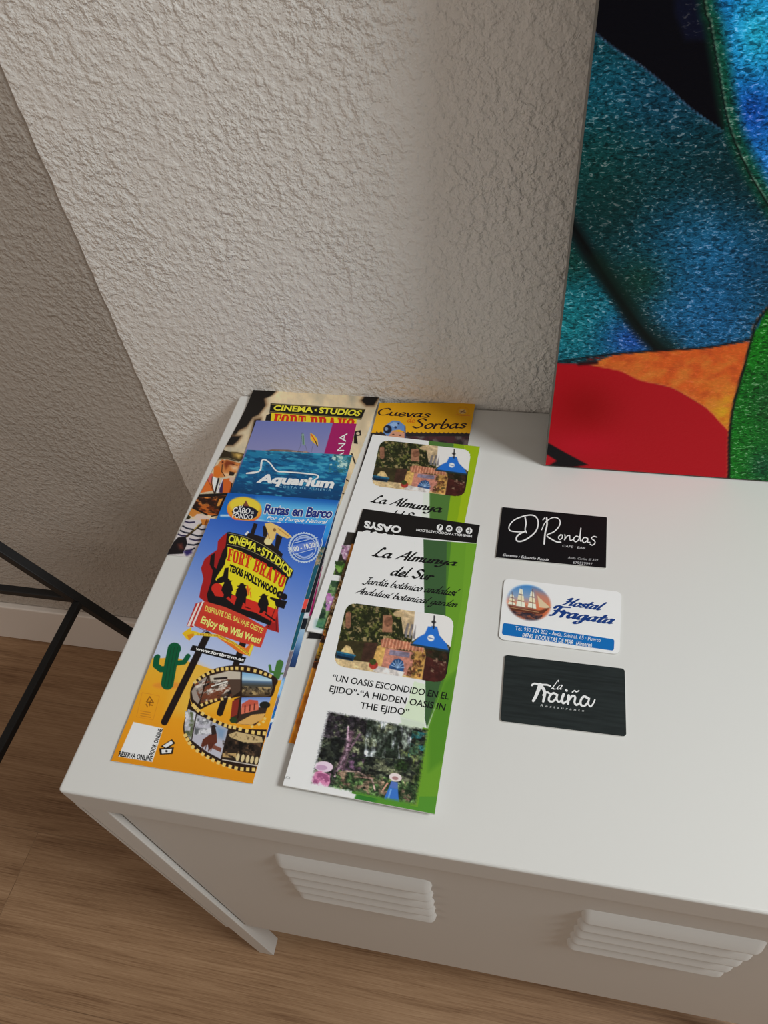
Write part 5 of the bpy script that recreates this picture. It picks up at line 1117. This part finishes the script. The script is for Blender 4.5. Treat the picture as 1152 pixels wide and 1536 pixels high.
    a.line(spline([(885, 547), (930, 556), (960, 570), (1010, 582), (1060, 612), (1092, 646)], 5), 1.6, (226, 120, 60), 1.5, .8); a.line([(868, 546), (895, 544)], 5, (50, 10, 14), 3); a.line([(880, 540), (905, 536)], 2, (120, 20, 14), 2)
    a.poly([(800, 660), (820, 663), (850, 680), (882, 697), (860, 701), (822, 699), (835, 691), (818, 680), (800, 680)], (14, 12, 16))
    # green cell
    gr = [(1800, 250), (1300, 320), (1152, 462), (1128, 508), (1118, 545), (1100, 610), (1094, 660), (1093, 715), (1086, 735), (1800, 900)]
    a.poly(gr, (14, 112, 22)); m = in_poly(U, V, np.array(gr, float))*1.0; a._mix(m*.8*np.exp(-(((U-1150)/30)**2+((V-600)/60)**2)), (16, 78, 34)); a._mix(m*.7*np.exp(-(((U-1130)/30)**2+((V-520)/40)**2)), (22, 130, 20)); a._mix(m*.8*np.exp(-(((U-1145)/25)**2+((V-700)/30)**2)), (10, 70, 50))
    ge = spline([(1300, 320), (1152, 462), (1128, 508), (1118, 545), (1100, 610), (1094, 660), (1093, 715), (1086, 735)], 5); a.line(ge, 4, (8, 14, 8), 2.5); a.line(ge-np.array([3, 0]), 1.2, (200, 110, 60), 1.2, .5)
    a.line(spline([(800, 549), (834, 543), (875, 537), (920, 531), (985, 526), (1060, 521), (1126, 509)], 5), 3, (10, 10, 12), 2)
nx, nz = int(CWD*1000/1.1), int(CHT*1000/1.3)
X_, Z_ = np.meshgrid(np.linspace(0.0004, CWD-0.0004, nx), np.linspace(CHT-0.0004, 0.0004, nz)); X_, Z_ = X_.ravel(), Z_.ravel()
rel = cv(X_, np.zeros_like(X_), Z_); rel[:, 0] -= CWD/2
uv = to_px(rel+np.array([CX0+CWD/2, CYF, 0.0004])); art = Art(uv[:, 0], uv[:, 1]); paint_canvas(art)
me, _u = grid_mesh('painted_face', rel, nx, nz); colour_mesh(me, art.c)
g = art.c/255.0
# cells whose paint is rough and glassy (everything but the red and the night-blue ones)
rough_amt = np.clip((np.maximum(g[:, 1], g[:, 2])-0.12)/0.15, 0, 1)*np.clip(1-(g[:, 0]-0.35)/0.2, 0.12, 1)
at_ = me.attributes.new('grain', 'FLOAT', 'POINT'); at_.data.foreach_set('value', rough_amt.astype(np.float32))
def canvas_mat():
    m = new_mat('painted_canvas', None, .42, .15)
    a = nd(m, 'ShaderNodeAttribute', attribute_name='print'); gr = nd(m, 'ShaderNodeAttribute', attribute_name='grain'); tc = nd(m, 'ShaderNodeTexCoord')
    mp = nd(m, 'ShaderNodeMapping'); mp.inputs['Rotation'].default_value = (0, math.radians(35), 0); mp.inputs['Scale'].default_value = (0.55, 1, 1.1); lk(m, tc.outputs['Object'], mp.inputs[0])
    n = nd(m, 'ShaderNodeTexNoise', i_Scale=560.0, i_Detail=2.5, i_Roughness=.6, i_Distortion=.8); lk(m, mp.outputs[0], n.inputs['Vector'])
    r = nd(m, 'ShaderNodeMapRange', i_From_Min=.36, i_From_Max=.64, i_To_Min=.30, i_To_Max=1.65); lk(m, n.outputs[0], r.inputs[0])
    mix = nd(m, 'ShaderNodeMix', data_type='FLOAT'); mix.inputs[2].default_value = 1.0; lk(m, gr.outputs['Fac'], mix.inputs[0]); lk(m, r.outputs[0], mix.inputs[3])
    sc = nd(m, 'ShaderNodeVectorMath', operation='SCALE'); lk(m, a.outputs['Color'], sc.inputs[0]); lk(m, mix.outputs[0], sc.inputs['Scale'])
    r2 = nd(m, 'ShaderNodeMapRange', i_From_Min=.60, i_From_Max=.72, i_To_Max=.26); lk(m, n.outputs[0], r2.inputs[0])
    mu = nd(m, 'ShaderNodeMath', operation='MULTIPLY'); lk(m, r2.outputs[0], mu.inputs[0]); lk(m, gr.outputs['Fac'], mu.inputs[1])
    ad = nd(m, 'ShaderNodeVectorMath', operation='ADD'); lk(m, sc.outputs[0], ad.inputs[0]); lk(m, mu.outputs[0], ad.inputs[1])
    lk(m, ad.outputs[0], bsdf(m).inputs['Base Color'])
    bp = nd(m, 'ShaderNodeBump', i_Strength=.25, i_Distance=.0006); lk(m, n.outputs[0], bp.inputs['Height']); lk(m, bp.outputs[0], bsdf(m).inputs['Normal'])
    return m
link('painted_face', me, canvas_mat(), pn)
